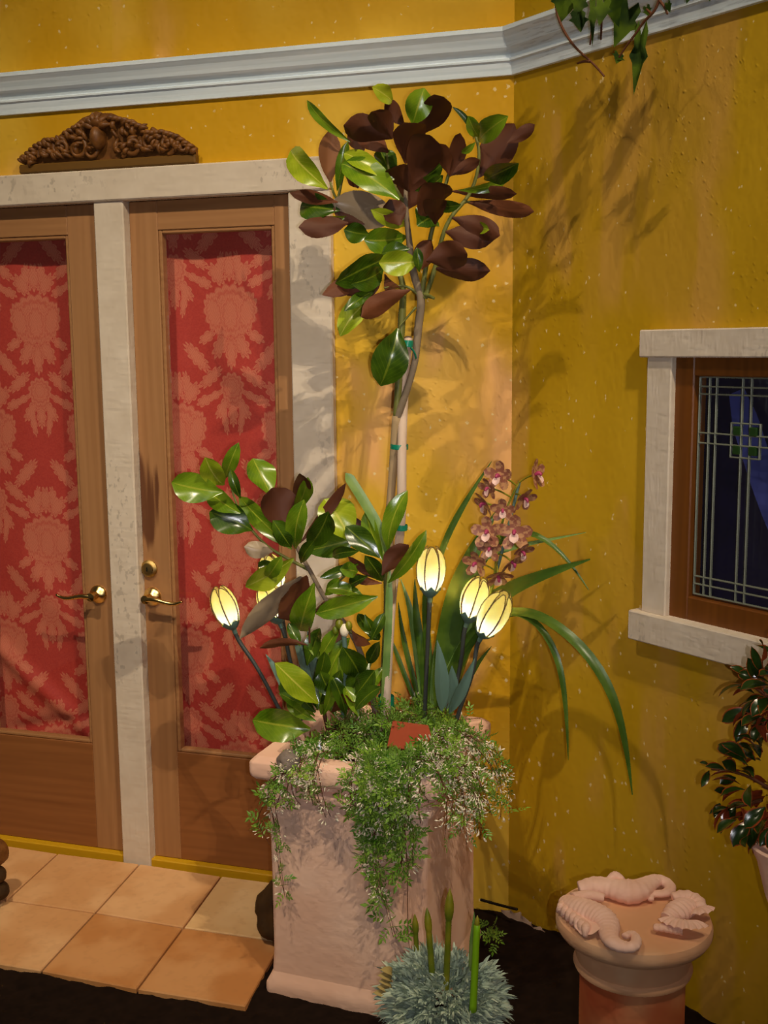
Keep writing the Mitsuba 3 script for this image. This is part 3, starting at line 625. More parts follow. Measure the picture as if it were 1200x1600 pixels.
for pts, r0, r1, mm in ((((588, 1120, .03), (570, 1040, .02), (546, 985, .01), (510, 938), (482, 888), (460, 845), (454, 820)), 5.5, 3, 'bark_grey'), (((482, 890), (448, 872), (420, 855), (392, 826), (374, 797), (362, 765)), 3, 1.6, 'bark_green'),
                    (((597, 1140, .02), (600, 1020, .03), (603, 940, .02), (602, 900, .01), (600, 860)), 5, 3, 'bark_green'), (((510, 938), (540, 930), (562, 925)), 2, 1.5, 'bark_green'), (((545, 985), (575, 1000), (592, 985)), 2, 1.5, 'bark_green'), (((560, 880), (512, 925)), 1.8, 1.5, 'bark_green'),
                    (((515, 1150, -.02), (506, 1110, -.02), (503, 1060, -.01)), 4, 2.5, 'stem_brown'), (((540, 1130), (560, 1085), (585, 1020)), 3, 2, 'bark_green'), (((510, 938), (490, 960, -.02), (484, 1005, -.02)), 2, 1.5, 'stem_brown')):
    part(MS, 'branch', tube([at(p[0], p[1], SY + (p[2] if len(p) > 2 else 0)) for p in pts], [w(r0), w(r1)], 30, 7), mm, True)

# ------------------------------------------------------------------ orchid: straps, flower spike, flowers
OR = thing('orchid_plant', 'orchid with long arching strap leaves and mauve flowers in the terracotta planter', 'plant')
def strap(pts, wpx, tone='strap_green', Y0=-.27, tw=(.25, .1, .3), parent=OR, tip=.35, base=.6):
    n = len(pts); P = [at(p[0], p[1], Y0 + (p[2] if len(p) > 2 else 0)) for p in pts]
    t = np.array(tw)
    part(parent, 'strap_leaf', strap_mesh(P, px(wpx, P[n // 2]), lambda q: cam_dir(q) + t, 30, .28, tip, base), tone, True)
strap([(660, 1110), (664, 1000), (672, 930), (694, 850), (727, 785), (768, 721)], 10, tip=.25)
strap([(688, 1110), (696, 1000, -.01), (716, 918, -.01), (746, 850), (778, 796, .02)], 32, 'strap_green', tip=.4)
strap([(684, 1110), (702, 960), (732, 890), (782, 862), (850, 845, -.02), (916, 832, -.05)], 9, 'strap_light')
strap([(690, 1110), (712, 1000), (752, 880), (800, 834), (845, 840, -.03), (890, 880, -.05), (920, 922, -.06)], 12)
strap([(694, 1110), (722, 1000, .01), (775, 936), (826, 908, -.03), (880, 888, -.06), (922, 874, -.08)], 28, 'strap_green', tip=.45)
strap([(690, 1110), (708, 1060), (748, 985, -.02), (805, 957, -.08), (862, 974, -.16), (906, 1010, -.2), (946, 1066, -.22), (974, 1150, -.22), (988, 1242, -.22)], 17, tip=.3)
strap([(688, 1110), (700, 1060), (740, 985, -.03), (796, 958, -.08), (838, 975, -.13), (866, 1018, -.16), (882, 1090, -.17), (888, 1188, -.17)], 11, tip=.3)
strap([(664, 1110), (650, 1010), (640, 950), (626, 905)], 13, 'strap_light'); strap([(668, 1110), (658, 1020), (650, 960), (648, 905)], 14); strap([(672, 1110), (668, 1010), (664, 940), (668, 880)], 12)
strap([(660, 1110), (640, 1040), (628, 985), (622, 940)], 9); strap([(676, 1110), (684, 1020), (700, 950), (716, 905)], 14, 'strap_light'); strap([(680, 1110), (706, 1040), (732, 985), (740, 960)], 13, 'strap_light')
strap([(700, 1115), (725, 1075), (748, 1035), (768, 1010)], 8, 'magnolia_pale'); strap([(599, 1130, -.12), (603, 1040, -.13), (607, 960, -.13), (608, 880, -.12)], 12, 'strap_light', tip=.2, base=1)
strap([(604, 880, -.1), (598, 842, -.12), (575, 795, -.13), (540, 739, -.14)], 17, 'strap_light', tip=.06); strap([(655, 1110), (634, 1060), (615, 1010), (605, 985)], 8)
strap([(690, 1110), (690, 1040), (704, 975), (730, 930)], 10); strap([(670, 1110), (676, 1040), (690, 990), (694, 940)], 10)
fy = -.31
def F(x, y, d=0): return at(x, y, fy + d)
part(OR, 'flower_spike', tube([F(706, 1100, .06), F(745, 985, .03), F(772, 905), F(778, 850), F(788, 806), F(800, 775), F(812, 752)], [w(3.5), w(2.5), w(1.6)], 40, 7), 'bud_green', True)
part(OR, 'spike_stake', tube([F(768, 920, .012), F(785, 860, .012), F(800, 800, .012), F(812, 752, .012)], [w(2.6)], 20, 7), 'lamp_metal', True, 'blue-grey support stake')
FL = [(780, 745, 22, (-.3, -1, .1)), (764, 763, 17, (-.5, -.7, -.3)), (836, 742, 22, (.9, -.25, .1)), (819, 779, 19, (.7, -.5, -.5)), (758, 787, 20, (-.6, -.5, -.4)), (786, 797, 18, (.1, -.9, -.2)), (762, 833, 23, (-.1, -1, .15)), (766, 858, 18, (-.1, -1, -.1)),
      (804, 833, 25, (.1, -1, .1)), (815, 862, 18, (.6, -.5, -.5)), (744, 881, 20, (-.3, -.9, -.2)), (799, 878, 21, (.6, -.3, -.7)), (778, 900, 21, (.3, -.6, -.8))]
NEC = [(806, 758), (800, 778), (810, 755), (806, 772), (792, 803), (796, 800), (782, 842), (782, 852), (784, 838), (786, 838), (772, 890), (780, 866), (776, 880)]
for (x, y, r_, n_), (sx, sy) in zip(FL, NEC):
    c = F(x, y, -.03); R = frame(n_, (0, 0, 1)); q = px(r_ * 1.18, c)
    k = numbered(OR + '__flower'); up_ = R[:, 2]
    ped = F(sx, sy)
    scene[k] = mikit.ply(tube([ped, (ped + c) / 2 + (0, 0, .004), c - up_ * q * .1], [w(1.3), w(1.5)], 10, 6), 'bud_green', smooth=True)
    for a, l, wd in ((90, 1, .62), (18, 1.0, .66), (162, 1.0, .66), (-52, .98, .6), (232, .98, .6)):
        a = math.radians(a + lr.uniform(-8, 8)); d = R @ np.array([math.cos(a), math.sin(a), 0])
        part(k, 'tepal', leaf_mesh(c + d * q * .08, c + d * q * l + up_ * q * .25, q * wd, up_, -.06, .12, kind='petal', n=8, m=4), 'orchid_tepal', True)
    d = -R[:, 1]
    lip = leaf_mesh(c + up_ * q * .08, c + d * q * .52 + up_ * q * .42, q * .5, up_ * .6 - d * .6, .1, .35, kind='petal', n=8, m=4)
    part(k, 'lip', lip, 'orchid_lip', True, 'pale pink lip')
    part(k, 'throat', tube([c, c + up_ * q * .3 + R[:, 1] * q * .1, c + up_ * q * .42 - R[:, 1] * q * .05], [q * .1, q * .12, q * .08], 8, 7), 'orchid_throat', True, 'magenta throat')

# ------------------------------------------------------------------ tulip shaped garden lamps
def lamp(label, top, cal, foot, Y, leaves, petal_turn=0.3, dy=0.0):
    k = thing('tulip_lamp', label, 'lamp', 'lit tulip lamps in the planter')
    c0, c1 = at(*cal, Y), at(*top, Y + dy); ax = c1 - c0; Hh = np.linalg.norm(ax)
    R = frame(ax, (0.2, 1, 0)); rad = lambda t: np.interp(t, [0, .1, .3, .55, .75, .9, 1.0], [.016, .025, .0335, .0365, .0325, .0255, .0135])
    for i in range(6):
        a0 = i * math.pi / 3 + petal_turn; off = .9985 if i % 2 else .93; hi = Hh * (1.0 if i % 2 else 1.03)
        t = np.linspace(0, 1, 15); hw = .535 * np.clip(1 - ((t - .4) / .603) ** 6 * np.where(t > .4, 1, .1), 0.02, 1) ** .5
        G = np.zeros((15, 9, 3))
        for a in range(15):
            for b, s in enumerate(np.linspace(-1, 1, 9)):
                an = a0 + s * hw[a]; rr = rad(t[a]) * off
                G[a, b] = (rr * math.cos(an), rr * math.sin(an), hi * (.0 + 1.0 * t[a]))
        pk = part(k, 'petal', moved(surf(G), R, c0), 'lamp_glass', True, 'glowing cream glass petal' if i == 0 else None)
        edge = np.vstack([G[:, 0], G[::-1, -1]])
        part(pk, 'metal_rim', moved(tube(edge * [1.015, 1.015, 1], [.0011], 50, 5), R, c0), 'came_dark', True)
    b = trimesh.creation.icosphere(2, .0085); b.apply_translation(c0 + R @ np.array([0, 0, Hh * .30]))
    kb = numbered(k + '__bulb')
    scene[kb] = {**mikit.ply(b, 'lamp_metal', smooth=True), 'emitter': {'type': 'area', 'radiance': rgb([230, 182, 96]), 'sampling_weight': .5}}
    prof = [(.0, -.026), (.006, -.024), (.0065, -.012), (.012, -.008), (.02, .0), (.0235, .008), (.0215, .0085), (.0, -.002)]
    cal_m = [lathe(prof, 24)]
    for i in range(6):
        a = i * math.pi / 3 + petal_turn; d = np.array([math.cos(a), math.sin(a), 0]); s = np.array([-d[1], d[0], 0])
        cal_m.append(tomesh([d * .0235 + s * .0125 + (0, 0, .007), d * .0235 - s * .0125 + (0, 0, .007), d * .0282 + (0, 0, .021), d * .0215 + (0, 0, .007)], [(0, 2, 1), (0, 1, 3), (0, 3, 2), (1, 2, 3)]))
    part(k, 'calyx', moved(cat(cal_m), R, c0), 'lamp_metal', 35, 'green patinated metal calyx')
    f = at(*foot, Y + .02)
    part(k, 'stem', tube([c0 - ax / Hh * .02, c0 - ax / Hh * .03, c0 * .65 + f * .35, f, f + (f - c0) * .12], [.0058, .0052, .0056], 30, 8), 'lamp_stem', True)
    for (b0, b1, ww) in leaves:
        P0, P1 = at(*b0, Y - .01), at(*b1, Y - .03)
        part(k, 'metal_leaf', leaf_mesh(P0, P1, px(ww, P0), cam_dir(P0) + np.array([.4, 0, .2]), .05, .3, kind='blade'), 'lamp_metal', True, 'dark teal metal leaf')
lamp('glowing tulip lamp on a leaning stem, leftmost in the planter', (340, 919), (363, 977), (440, 1115), -.36, [((472, 1120), (415, 1022), 20)], .5, -.02)
lamp('glowing tulip lamp half hidden behind magnolia leaves, the upper one', (418, 868), (432, 925), (470, 1110), -.25, [((490, 1075), (456, 985), 22)], .2)
lamp('glowing tulip lamp half hidden behind magnolia leaves, the lower one', (412, 914), (435, 968), (478, 1110), -.29, [((500, 1080), (480, 985), 22)], .6)
lamp('glowing tulip lamp on an upright stem near the stake', (675, 856), (672, 926), (664, 1105), -.36, [((690, 1112), (683, 1000), 24)], 1.05)
lamp('glowing tulip lamp behind its neighbour at the right of the planter', (752, 904), (732, 966), (706, 1100), -.32, [((700, 1110), (706, 1040), 26)], .4)
lamp('glowing tulip lamp standing foremost at the right of the planter', (789, 928), (755, 990), (718, 1110), -.38, [((702, 1115), (742, 1028), 18)], .8, -.03)
FS = thing('flower_bud', 'small white and green flower bud on a green stem among the magnolia branches', 'flower')
for i, (x, y, r_) in enumerate(((530, 975, 8), (538, 985, 9), (545, 978, 7), (524, 985, 6))):
    b = trimesh.creation.icosphere(2, w(r_)); b.apply_transform(np.diag([.8, .8, 1.2, 1])); b.apply_translation(at(x, y, -.42)); part(FS, 'bud', b, 'jasmine_bud' if i == 1 else 'bud_green', True)
part(FS, 'stem', tube([at(537, 990, -.42), at(540, 1030, -.41), at(536, 1120, -.36)], [w(4)], 16, 7), 'lamp_metal', True)

# ------------------------------------------------------------------ jasmine spilling over the rim
JA = thing('jasmine_vine', 'trailing jasmine with pale buds spilling over the terracotta planter rim', 'vine')
jr = np.random.default_rng(11)
LV, BV = [], []                                              # (centre, axis, up, length, width)
stems = []
def strand(pts, leaf_every=.012, bud=.3, spread=.012, leafsize=.017, budsize=.011, st=.0011, leafy=1.0):
    P = spline(np.array(pts) + jr.normal(0, .004, (len(pts), 3)), 60); s = np.r_[0, np.cumsum(np.linalg.norm(np.diff(P, axis=0), axis=1))]
    stems.append(tube(P, [st, st * .6], 14, 4))
    for q in np.arange(0, s[-1], leaf_every):
        c = np.array([np.interp(q, s, P[:, k]) for k in range(3)])
        d = jr.normal(0, 1, 3); d[1] -= .5; d[2] += .25; d /= np.linalg.norm(d)
        if jr.random() < leafy:                              # a pinnate leaf: two or three pairs and an end leaflet
            L = leafsize * jr.uniform(1.4, 2.4); sd = np.cross(d, jr.normal(0, 1, 3)); sd /= np.linalg.norm(sd); up = np.cross(sd, d)
            for f in (.35, .62, .85):
                for sg in (-1, 1): LV.append((c + d * L * f, d * .55 + sd * sg * .85, up, leafsize * jr.uniform(.6, .95), .42))
            LV.append((c + d * L * .95, d, up, leafsize * jr.uniform(.9, 1.2), .42))
        if jr.random() < bud:
            dd = jr.normal(0, 1, 3); dd[1] -= .7; dd[2] -= .15; dd /= np.linalg.norm(dd)
            for _ in range(jr.integers(3, 7)):
                e = dd + jr.normal(0, .38, 3); e /= np.linalg.norm(e)
                BV.append((c + e * spread * jr.uniform(.7, 1.5), e, budsize * jr.uniform(.8, 1.4)))
def PLp(u, v, z): return PM @ np.array([u, v, 0]) + np.array([PC[0], PC[1], z])
# carpet over the top of the planter
for i in range(105):
    u, v = jr.uniform(-.145, .2), jr.uniform(-.20, .12)
    if u < -.08 and v > -.10: continue
    h = .03 + .03 * max(0, math.cos((u - .02) * 8)) + (.04 if (u > .06 and v > -.05) else 0)
    p = PLp(u, v, .59 + h * jr.uniform(.3, 1)); d = np.array([jr.normal(0, .05), jr.uniform(-.08, .02), jr.uniform(-.01, .04)])
    strand([p - d * .6 - (0, 0, .03), p, p + d * .7 + (0, 0, -.004)], .013, .10 + (.25 if u < -.08 else 0))
# fringe over the front rim and face
for i in range(50):
    u = -.135 + .35 * (i + jr.uniform(0, 1)) / 50; drop = jr.uniform(.02, .075); dx = jr.normal(0, .02)
    if -.075 < u < .03 and jr.random() < .6: continue
    strand([PLp(u, -.16, .62), PLp(u + dx * .3, -.235, .635), PLp(u + dx * .6, -.268, .60), PLp(u + dx, -.262, .60 - drop), PLp(u + dx * 1.3, -.252, .59 - drop * 1.35)], .014, .5, leafy=.45)
# long trailing strands, down the front face
def trail(u0, us, drops, bud, leafy=1.0, n=1, every=.012, ls=.017):
    for _ in range(n):
        j = jr.normal(0, .006)
        pts = ([PLp(u0, -.17, .62), PLp(u0 + j, -.245, .63), PLp(u0 + j, -.266, .59)] if u0 > -.1 else [PLp(u0 + .05, -.25, .60), PLp(u0 + .02 + j, -.262, .575), PLp(u0 + j, -.25, .545)]) + [PLp(u + j, -.222 - .01 * jr.random(), .60 - d) for u, d in zip(us, drops)]
        strand(pts, every, bud, leafy=leafy, leafsize=ls)
trail(-.175, [-.185, -.175, -.165], [.10, .15, .2], .4, .7, 1, .016)
trail(-.18, [-.185, -.165, -.15], [.14, .26, .34], .4, .6, 2, .019)
trail(-.19, [-.215, -.19], [.15, .22], .1, .8, 1, .024, .02)
trail(.10, [.09, .08, .08], [.09, .15, .2], .5, 1.0, 6)
trail(.09, [.07, .08, .10], [.14, .24, .30], .55, .8, 3)
trail(.09, [.08, .10, .125, .14], [.14, .25, .34, .40], .15, .9, 2, .016, .022)
trail(.155, [.155, .16, .15], [.1, .16, .22], .12, 1.0, 5, .01, .02)
trail(.16, [.165, .17, .175], [.2, .32, .42], .05, .5, 1, .03, .02)
trail(.13, [.12, .13], [.10, .17], .3, 1.0, 4)
# the cascade past the right rim
for i in range(36):
    v = jr.uniform(-.24, .03); out = jr.uniform(.02, .12); drop = jr.uniform(.02, .15)
    strand([PLp(.15, v, .62), PLp(.22, v - .01, .655 + .02 * jr.random()), PLp(.245 + out * .6, v - .02, .63), PLp(.25 + out, v - .04, .61 - drop)], .013, .6, leafy=.55)
for i in range(26):                                            # thicket at the back, round the lamp stems
    u, v = jr.uniform(.02, .17), jr.uniform(-.1, .14); p = PLp(u, v, .6)
    strand([p, p + (jr.normal(0, .015), -.01, .05), p + (jr.normal(0, .03), -.02, .08 + .04 * jr.random())], .011, .02)
def leaflets(LV):
    V, Fc = [], []
    for i, (c, d, up, L, wf) in enumerate(LV):
        d = d / np.linalg.norm(d); s = np.cross(d, up); s /= np.linalg.norm(s) + 1e-9; n_ = np.cross(s, d); h = L * wf / 2; b = len(V)
        V += [c, c + d * L * .45 + s * h + n_ * h * .35, c + d * L * .5, c + d * L * .45 - s * h + n_ * h * .35, c + d * L]
        Fc += [(b, b + 1, b + 2), (b, b + 2, b + 3), (b + 1, b + 4, b + 2), (b + 2, b + 4, b + 3)]
    return tomesh(V, Fc)
def buds(BV):
    V, Fc = [], []
    for c, d, L in BV:
        R = frame(d); b = len(V); r_ = L * .15
        V += [c] + [c + R @ np.array([r_ * math.cos(a), r_ * math.sin(a), L * .65]) for a in (0, 1.57, 3.14, 4.71)] + [c + R[:, 2] * L]
        for i in range(4): Fc += [(b, b + 1 + (i + 1) % 4, b + 1 + i), (b + 5, b + 1 + i, b + 1 + (i + 1) % 4)]
    return tomesh(V, Fc)
part(JA, 'stem', cat(stems), 'stem_brown', True, None, 'stuff')
part(JA, 'foliage', leaflets(LV), 'jasmine_green', False, 'fine pinnate green foliage', 'stuff')
part(JA, 'flower_buds', buds(BV), 'jasmine_bud', 40, 'slim cream and pink buds', 'stuff')

# terracotta shard and grey stone lying in the planter
q = np.array([[-.035, -.022], [.028, -.024], [.036, .004], [.03, .02], [-.03, .024]])
from shapely.geometry import Polygon as SPoly
sh = trimesh.creation.extrude_polygon(SPoly(q * 1.4).buffer(.002), .011, engine='earcut')
one('clay_shard', moved(sh, frame((.15, -.75, .65), (0, .2, 1)), atz(640, 1152, .667)), 'terracotta_red', 'red clay shard lying among the jasmine in the planter', 'shard', smooth=False)
def rock(c, r3, seed, key='stone_dark', sub=3, amp=.28):
    m = trimesh.creation.icosphere(sub, 1.0); v = m.vertices
    m.vertices = v * (1 - amp / 2 + amp * meshkit.fbm(v * 1.6 + seed * 7.3, 3, seed))[:, None] * np.array(r3) + np.array(c); return m
one('stone', rock(atz(452, 1188, .62), (.03, .035, .026), 3, amp=.5), 'stone_grey', 'small grey stone on the left corner of the planter rim', 'stone', smooth=True)
one('stone', rock((-.578, -.30, .062), (.068, .085, .082), 5, amp=.6), 'stone_dark', 'dark brown rough stone between the landing tiles and the planter', 'stone', smooth=True)
for i, (x, y, z, r3, lab) in enumerate(((-12, 1392, .04, (.05, .045, .03), 'dark brown rounded stone at the left edge, lowest of three'), (-14, 1368, .085, (.045, .045, .026), 'dark brown rounded stone at the left edge, in the middle of three'), (-14, 1322, .14, (.038, .04, .042), 'brown rounded stone at the left edge, topmost of three'))):
    one('stone', rock(atz(x, y, z) if i < 2 else atz(-14, 1392, .04) + np.array([0, .03, .105]), r3, 8 + i, amp=.25), 'stone_dark' if i < 2 else 'carved_wood', lab, 'stone', smooth=True)

# ------------------------------------------------------------------ round column with clay sea ornaments
CC = atd(990, 1428, 2.15)
CO = thing('round_column', 'round terracotta column with a flat disc top at lower right', 'column')
zt = CC[2]
part(CO, 'top_disc', moved(lathe([(0, zt), (.134, zt), (.143, zt - .003), (.146, zt - .011), (.146, zt - .022), (.140, zt - .032), (.128, zt - .038), (.118, zt - .040)], 64), np.eye(3), (CC[0], CC[1], 0)), 'terracotta_column', 40)
part(CO, 'neck', moved(lathe([(.118, zt - .040), (.113, zt - .05), (.109, zt - .075), (.106, zt - .088), (.110, zt - .091), (.112, zt - .097), (.110, zt - .103), (.100, zt - .107)], 64), np.eye(3), (CC[0], CC[1], 0)), 'terracotta_column', 40)
part(CO, 'shaft', moved(lathe([(.100, zt - .107), (.099, zt - .14), (.100, .1), (.103, .04), (.125, .03), (.127, -.02), (.0, -.02)], 64), np.eye(3), (CC[0], CC[1], 0)), 'terracotta_shaft', 40)
def T2(x, y, h=0.0): return atz(x, y, zt + h)
def ridged(P, R, n=90, k=16, rid=26, amp=.12, flat=.75, spine=0.0):
    """a tapering clay body with ring ridges, lying on the disc"""
    C = spline(P, n); rr = np.interp(np.linspace(0, 1, n), np.linspace(0, 1, len(R)), R); Tn = np.gradient(C, axis=0); Tn /= np.linalg.norm(Tn, axis=1, keepdims=True); V = []
    for i in range(n):
        s = np.cross([0, 0, 1], Tn[i]); s /= np.linalg.norm(s); u = np.cross(Tn[i], s)
        q = rr[i] * (1 + amp * math.sin(i / n * rid * 2 * math.pi))
        for a in np.arange(k) * 2 * np.pi / k:
            e = q * (1 + spine * max(0, math.cos(a)) ** 8 * (.5 + .5 * math.sin(i / n * rid * 2 * math.pi)))
            V.append(C[i] + s * math.cos(a) * e + u * math.sin(a) * q * flat)
    Fc = []
    for i in range(n - 1):
        for j in range(k):
            A, Bq = i * k + j, i * k + (j + 1) % k; Fc += [(A, Bq, Bq + k), (A, Bq + k, A + k)]
    V += [C[0], C[-1]]
    for j in range(k): Fc += [(n * k, (j + 1) % k, j), (n * k + 1, (n - 1) * k + j, (n - 1) * k + (j + 1) % k)]
    return tomesh(V, Fc)
S1 = thing('seahorse_ornament', 'pale clay seahorse with a curled tail at the left of the column top', 'ornament', 'clay sea ornaments on the column')
hh = .014
part(S1, 'body', ridged([T2(884, 1408, hh), T2(902, 1418, hh + .004), T2(928, 1428, hh + .006), T2(948, 1442, hh + .004), T2(952, 1462, hh), T2(964, 1476, hh), T2(984, 1480, hh), T2(994, 1470, hh), T2(988, 1460, hh), T2(976, 1463, hh + .004)], [.017, .024, .027, .026, .021, .017, .014, .011, .009, .007], 110, 16, 30, .045), 'clay_shell', True)
for i in range(7):
    a, b = np.array([880 + i * 6, 1412 + i * 5.5]), np.array([872 + i * 7, 1424 + i * 6.5])
    part(S1, 'spine_lobe', tube([T2(*a, .014), T2(*((a + b) / 2), .016), T2(*b, .006)], [.007, .009, .005], 10, 8), 'clay_shell', True)
part(S1, 'fin', leaf_mesh(T2(934, 1436, .02), T2(908, 1460, .008), .05, (0, 0, 1), .1, .1, kind='petal'), 'clay_shell', True)
part(S1, 'snout', tube([T2(895, 1405, .018), T2(925, 1400, .02), T2(944, 1403, .018)], [.013, .011, .008], 12, 10), 'clay_shell', True)
S2 = thing('seahorse_ornament', 'smooth pale clay seahorse lying along the back of the column top', 'ornament', 'clay sea ornaments on the column')
part(S2, 'body', ridged([T2(904, 1388, .016), T2(925, 1385, .02), T2(950, 1387, .02), T2(985, 1393, .02), T2(1012, 1382, .018), T2(1034, 1376, .016), T2(1046, 1384, .014), T2(1036, 1396, .013), T2(1018, 1398, .012), T2(1017, 1406, .01)], [.016, .024, .024, .03, .025, .018, .013, .011, .009, .006], 110, 16, 22, .03), 'clay_shell', True)
part(S2, 'fin', tube([T2(950, 1376, .03), T2(962, 1369, .036), T2(974, 1376, .03)], [.006, .01, .006], 10, 8), 'clay_shell', True)
S3 = thing('scallop_ornament', 'ribbed fan shaped clay shell at the right front of the column top', 'ornament', 'clay sea ornaments on the column')
def fan(c, d, R, lobes, spread, h):
    a = np.linspace(-spread, spread, 61); r = np.linspace(.05, 1, 12); G = np.zeros((12, 61, 3)); dn = np.array(d) / np.linalg.norm(d); s = np.array([-dn[1], dn[0], 0])
    for i, ri in enumerate(r):
        for j, aj in enumerate(a):
            rib = abs(math.sin(aj / spread * lobes * math.pi / 2)); R_ = R * ri * (1 + .06 * rib * ri)
            G[i, j] = np.array(c) + dn * R_ * math.cos(aj) + s * R_ * math.sin(aj) + np.array([0, 0, h * math.sin(math.pi * min(ri * .62 + .12, 1)) * (1 - .25 * (aj / spread) ** 2) + .005 * rib * ri - .0])
    return surf(G)
part(S3, 'shell', fan(T2(1068, 1447, .008), T2(1064, 1483) - T2(1068, 1447), .047, 8, 1.25, .024), 'clay_shell', True)
part(S3, 'hinge', ridged([T2(1066, 1452, .016), T2(1046, 1450, .016), T2(1022, 1449, .012)], [.014, .011, .008], 30, 12, 6, .05), 'clay_shell', True)
S4 = thing('conch_ornament', 'small coiled clay shell at the right of the column top', 'ornament', 'clay sea ornaments on the column')
part(S4, 'shell', ridged([T2(1042, 1436, .014), T2(1052, 1428, .018), T2(1066, 1420, .018), T2(1080, 1412, .014)], [.014, .022, .022, .012], 60, 16, 8, .10), 'clay_shell', True)
part(S4, 'spire', ridged([T2(1050, 1402, .016), T2(1066, 1400, .018), T2(1086, 1406, .016), T2(1096, 1420, .014)], [.009, .015, .015, .01], 40, 14, 6, .08), 'clay_shell', True)
S5 = thing('shell_ornament', 'fluted clay shell at the right edge of the column top', 'ornament', 'clay sea ornaments on the column')
part(S5, 'shell', fan(T2(1086, 1426, .01), T2(1108, 1440) - T2(1086, 1426), .034, 4, 1.0, .018), 'clay_shell', True)

# ------------------------------------------------------------------ silver leaved plant in a clay pot in front
LC = np.array([.005, -.79]); LP = thing('lavender_pot', 'silvery grey tufted plant in a red clay pot before the planter', 'potted plant')
part(LP, 'pot', moved(lathe([(.0, -.03), (.085, -.03), (.105, .10), (.118, .102), (.122, .11), (.122, .135), (.116, .138), (.110, .134), (.108, .115)], 40), np.eye(3), (*LC, 0)), 'terracotta_red', 40)
vr = np.random.default_rng(5)
part(LP, 'soil', moved(lathe([(.109, .122), (.05, .13), (.0, .132)], 30), np.eye(3), (*LC, 0)), 'soil', True)
def tuft(c, d, n, L, wd):
    out = []
    for _ in range(n):
        e = d + vr.normal(0, .30, 3); e /= np.linalg.norm(e); l = L * vr.uniform(.6, 1.15)
        t = np.linspace(0, 1, 6); C = c + vr.normal(0, .006, 3) + e * l * t[:, None] + np.array([0, 0, -.25 * l]) * (t[:, None] ** 2.2)
        s = np.cross(e, vr.normal(0, 1, 3)); s /= np.linalg.norm(s); ww = wd * np.sin(np.pi * (.12 + .86 * t)) [:, None]
        out.append(surf(np.stack([C + s * ww, C + np.cross(s, e) * ww * .4, C - s * ww], 1)))
    return cat(out)
for i in range(330):
    a, el = vr.uniform(0, 2 * math.pi), math.asin(vr.uniform(-.25, 1)); R_ = vr.uniform(.25, 1.0) ** .7
    d = np.array([math.cos(a) * math.cos(el), math.sin(a) * math.cos(el), math.sin(el)])
    if d[1] > .55 and d[2] < .5: continue
    c = np.array([*LC, .170]) + d * np.array([.128, .112, .125]) * R_
    part(LP, 'tuft', tuft(c, d * np.array([1, 1, .8]) + (0, 0, .35), 20, .036, .0038), 'lavender_grey', True)
def shoot(base, tip, bl, wb, ws, mt, curve=0.0):
    k = part(LP, 'shoot', tube([base, base + (tip - base) * .6, tip - (tip - base) / np.linalg.norm(tip - base) * bl * .7], [ws, ws * .9], 14, 8), mt, True)
    if wb:
        d = (tip - base) / np.linalg.norm(tip - base)
        t = np.linspace(0, 1, 12); prof = np.c_[wb * np.sin(np.pi * (t * .86 + .14)) ** .8 * (1 - .2 * t), bl * t]; prof[-1, 0] = .0004
        part(k, 'bud', moved(lathe(prof, 14), frame(d), tip - d * bl), 'bud_green', True, 'plump green flower bud')
def LQ(x, y, d=0): return at(x, y, -.79 + d)
shoot(LQ(653, 1530), LQ(648, 1428), .05, .008, .006, 'bud_green'); shoot(LQ(676, 1530, -.03), LQ(667, 1418, -.02), .06, .009, .007, 'bud_green'); shoot(LQ(697, 1545, -.05), LQ(703, 1388, -.05), .075, .011, .007, 'bud_green'); shoot(LQ(739, 1580, -.08), LQ(746, 1430, -.07), .03, .006, .008, 'shoot_green')
part(LP, 'shoot', leaf_mesh(LQ(738, 1520, -.03), LQ(741, 1425, -.03), px(12, LQ(740, 1480)), cam_dir(LQ(740, 1480)), .02, .3, kind='strap'), 'strap_light', True)
for i in range(5):
    x, y = 585 + vr.uniform(-2, 14), 1515 + i * 9
    part(LP, 'dry_leaf', leaf_mesh(LQ(610, y + 10, -.02), LQ(x, y, -.05), px(13, LQ(600, y)), (0, -.6, .7), .3, .3), 'dry_leaf_tan', True)

# ------------------------------------------------------------------ ivy hanging over the moulding, glossy bush at the right
IV = thing('hanging_ivy', 'green ivy sprigs hanging over the crown moulding at top right', 'ivy')
def IQ(x, y, o=.17): return onrw(x, y, o)
def ivy_leaf(c, tip, R, mt='ivy_green', tw=0.0):
    ax = tip - c; L = np.linalg.norm(ax); ax /= L; C = cam_dir(c) + np.array([tw, 0, .3]); s = np.cross(ax, C); s /= np.linalg.norm(s); n_ = np.cross(s, ax)
    out = [(0, .1), (.34, -.12), (.62, .05), (.52, .28), (.86, .42), (.5, .52), (.36, .66), (.0, 1.0)]
    out = out + [(-x, y) for x, y in out[-2:0:-1]]
    V = [c + ax * L * .35] + [c + s * x * R + ax * L * y + n_ * (.18 * abs(x) * R - .05 * L * y) for x, y in out]
    n = len(out); m = tomesh(V, [(0, 1 + (i + 1) % n, 1 + i) for i in range(n)])
    nn = np.cross(V[2] - V[0], V[1] - V[0])
    if nn @ C < 0: m.faces = m.faces[:, ::-1]
    part(IV, 'leaf', m.subdivide(), mt, True)
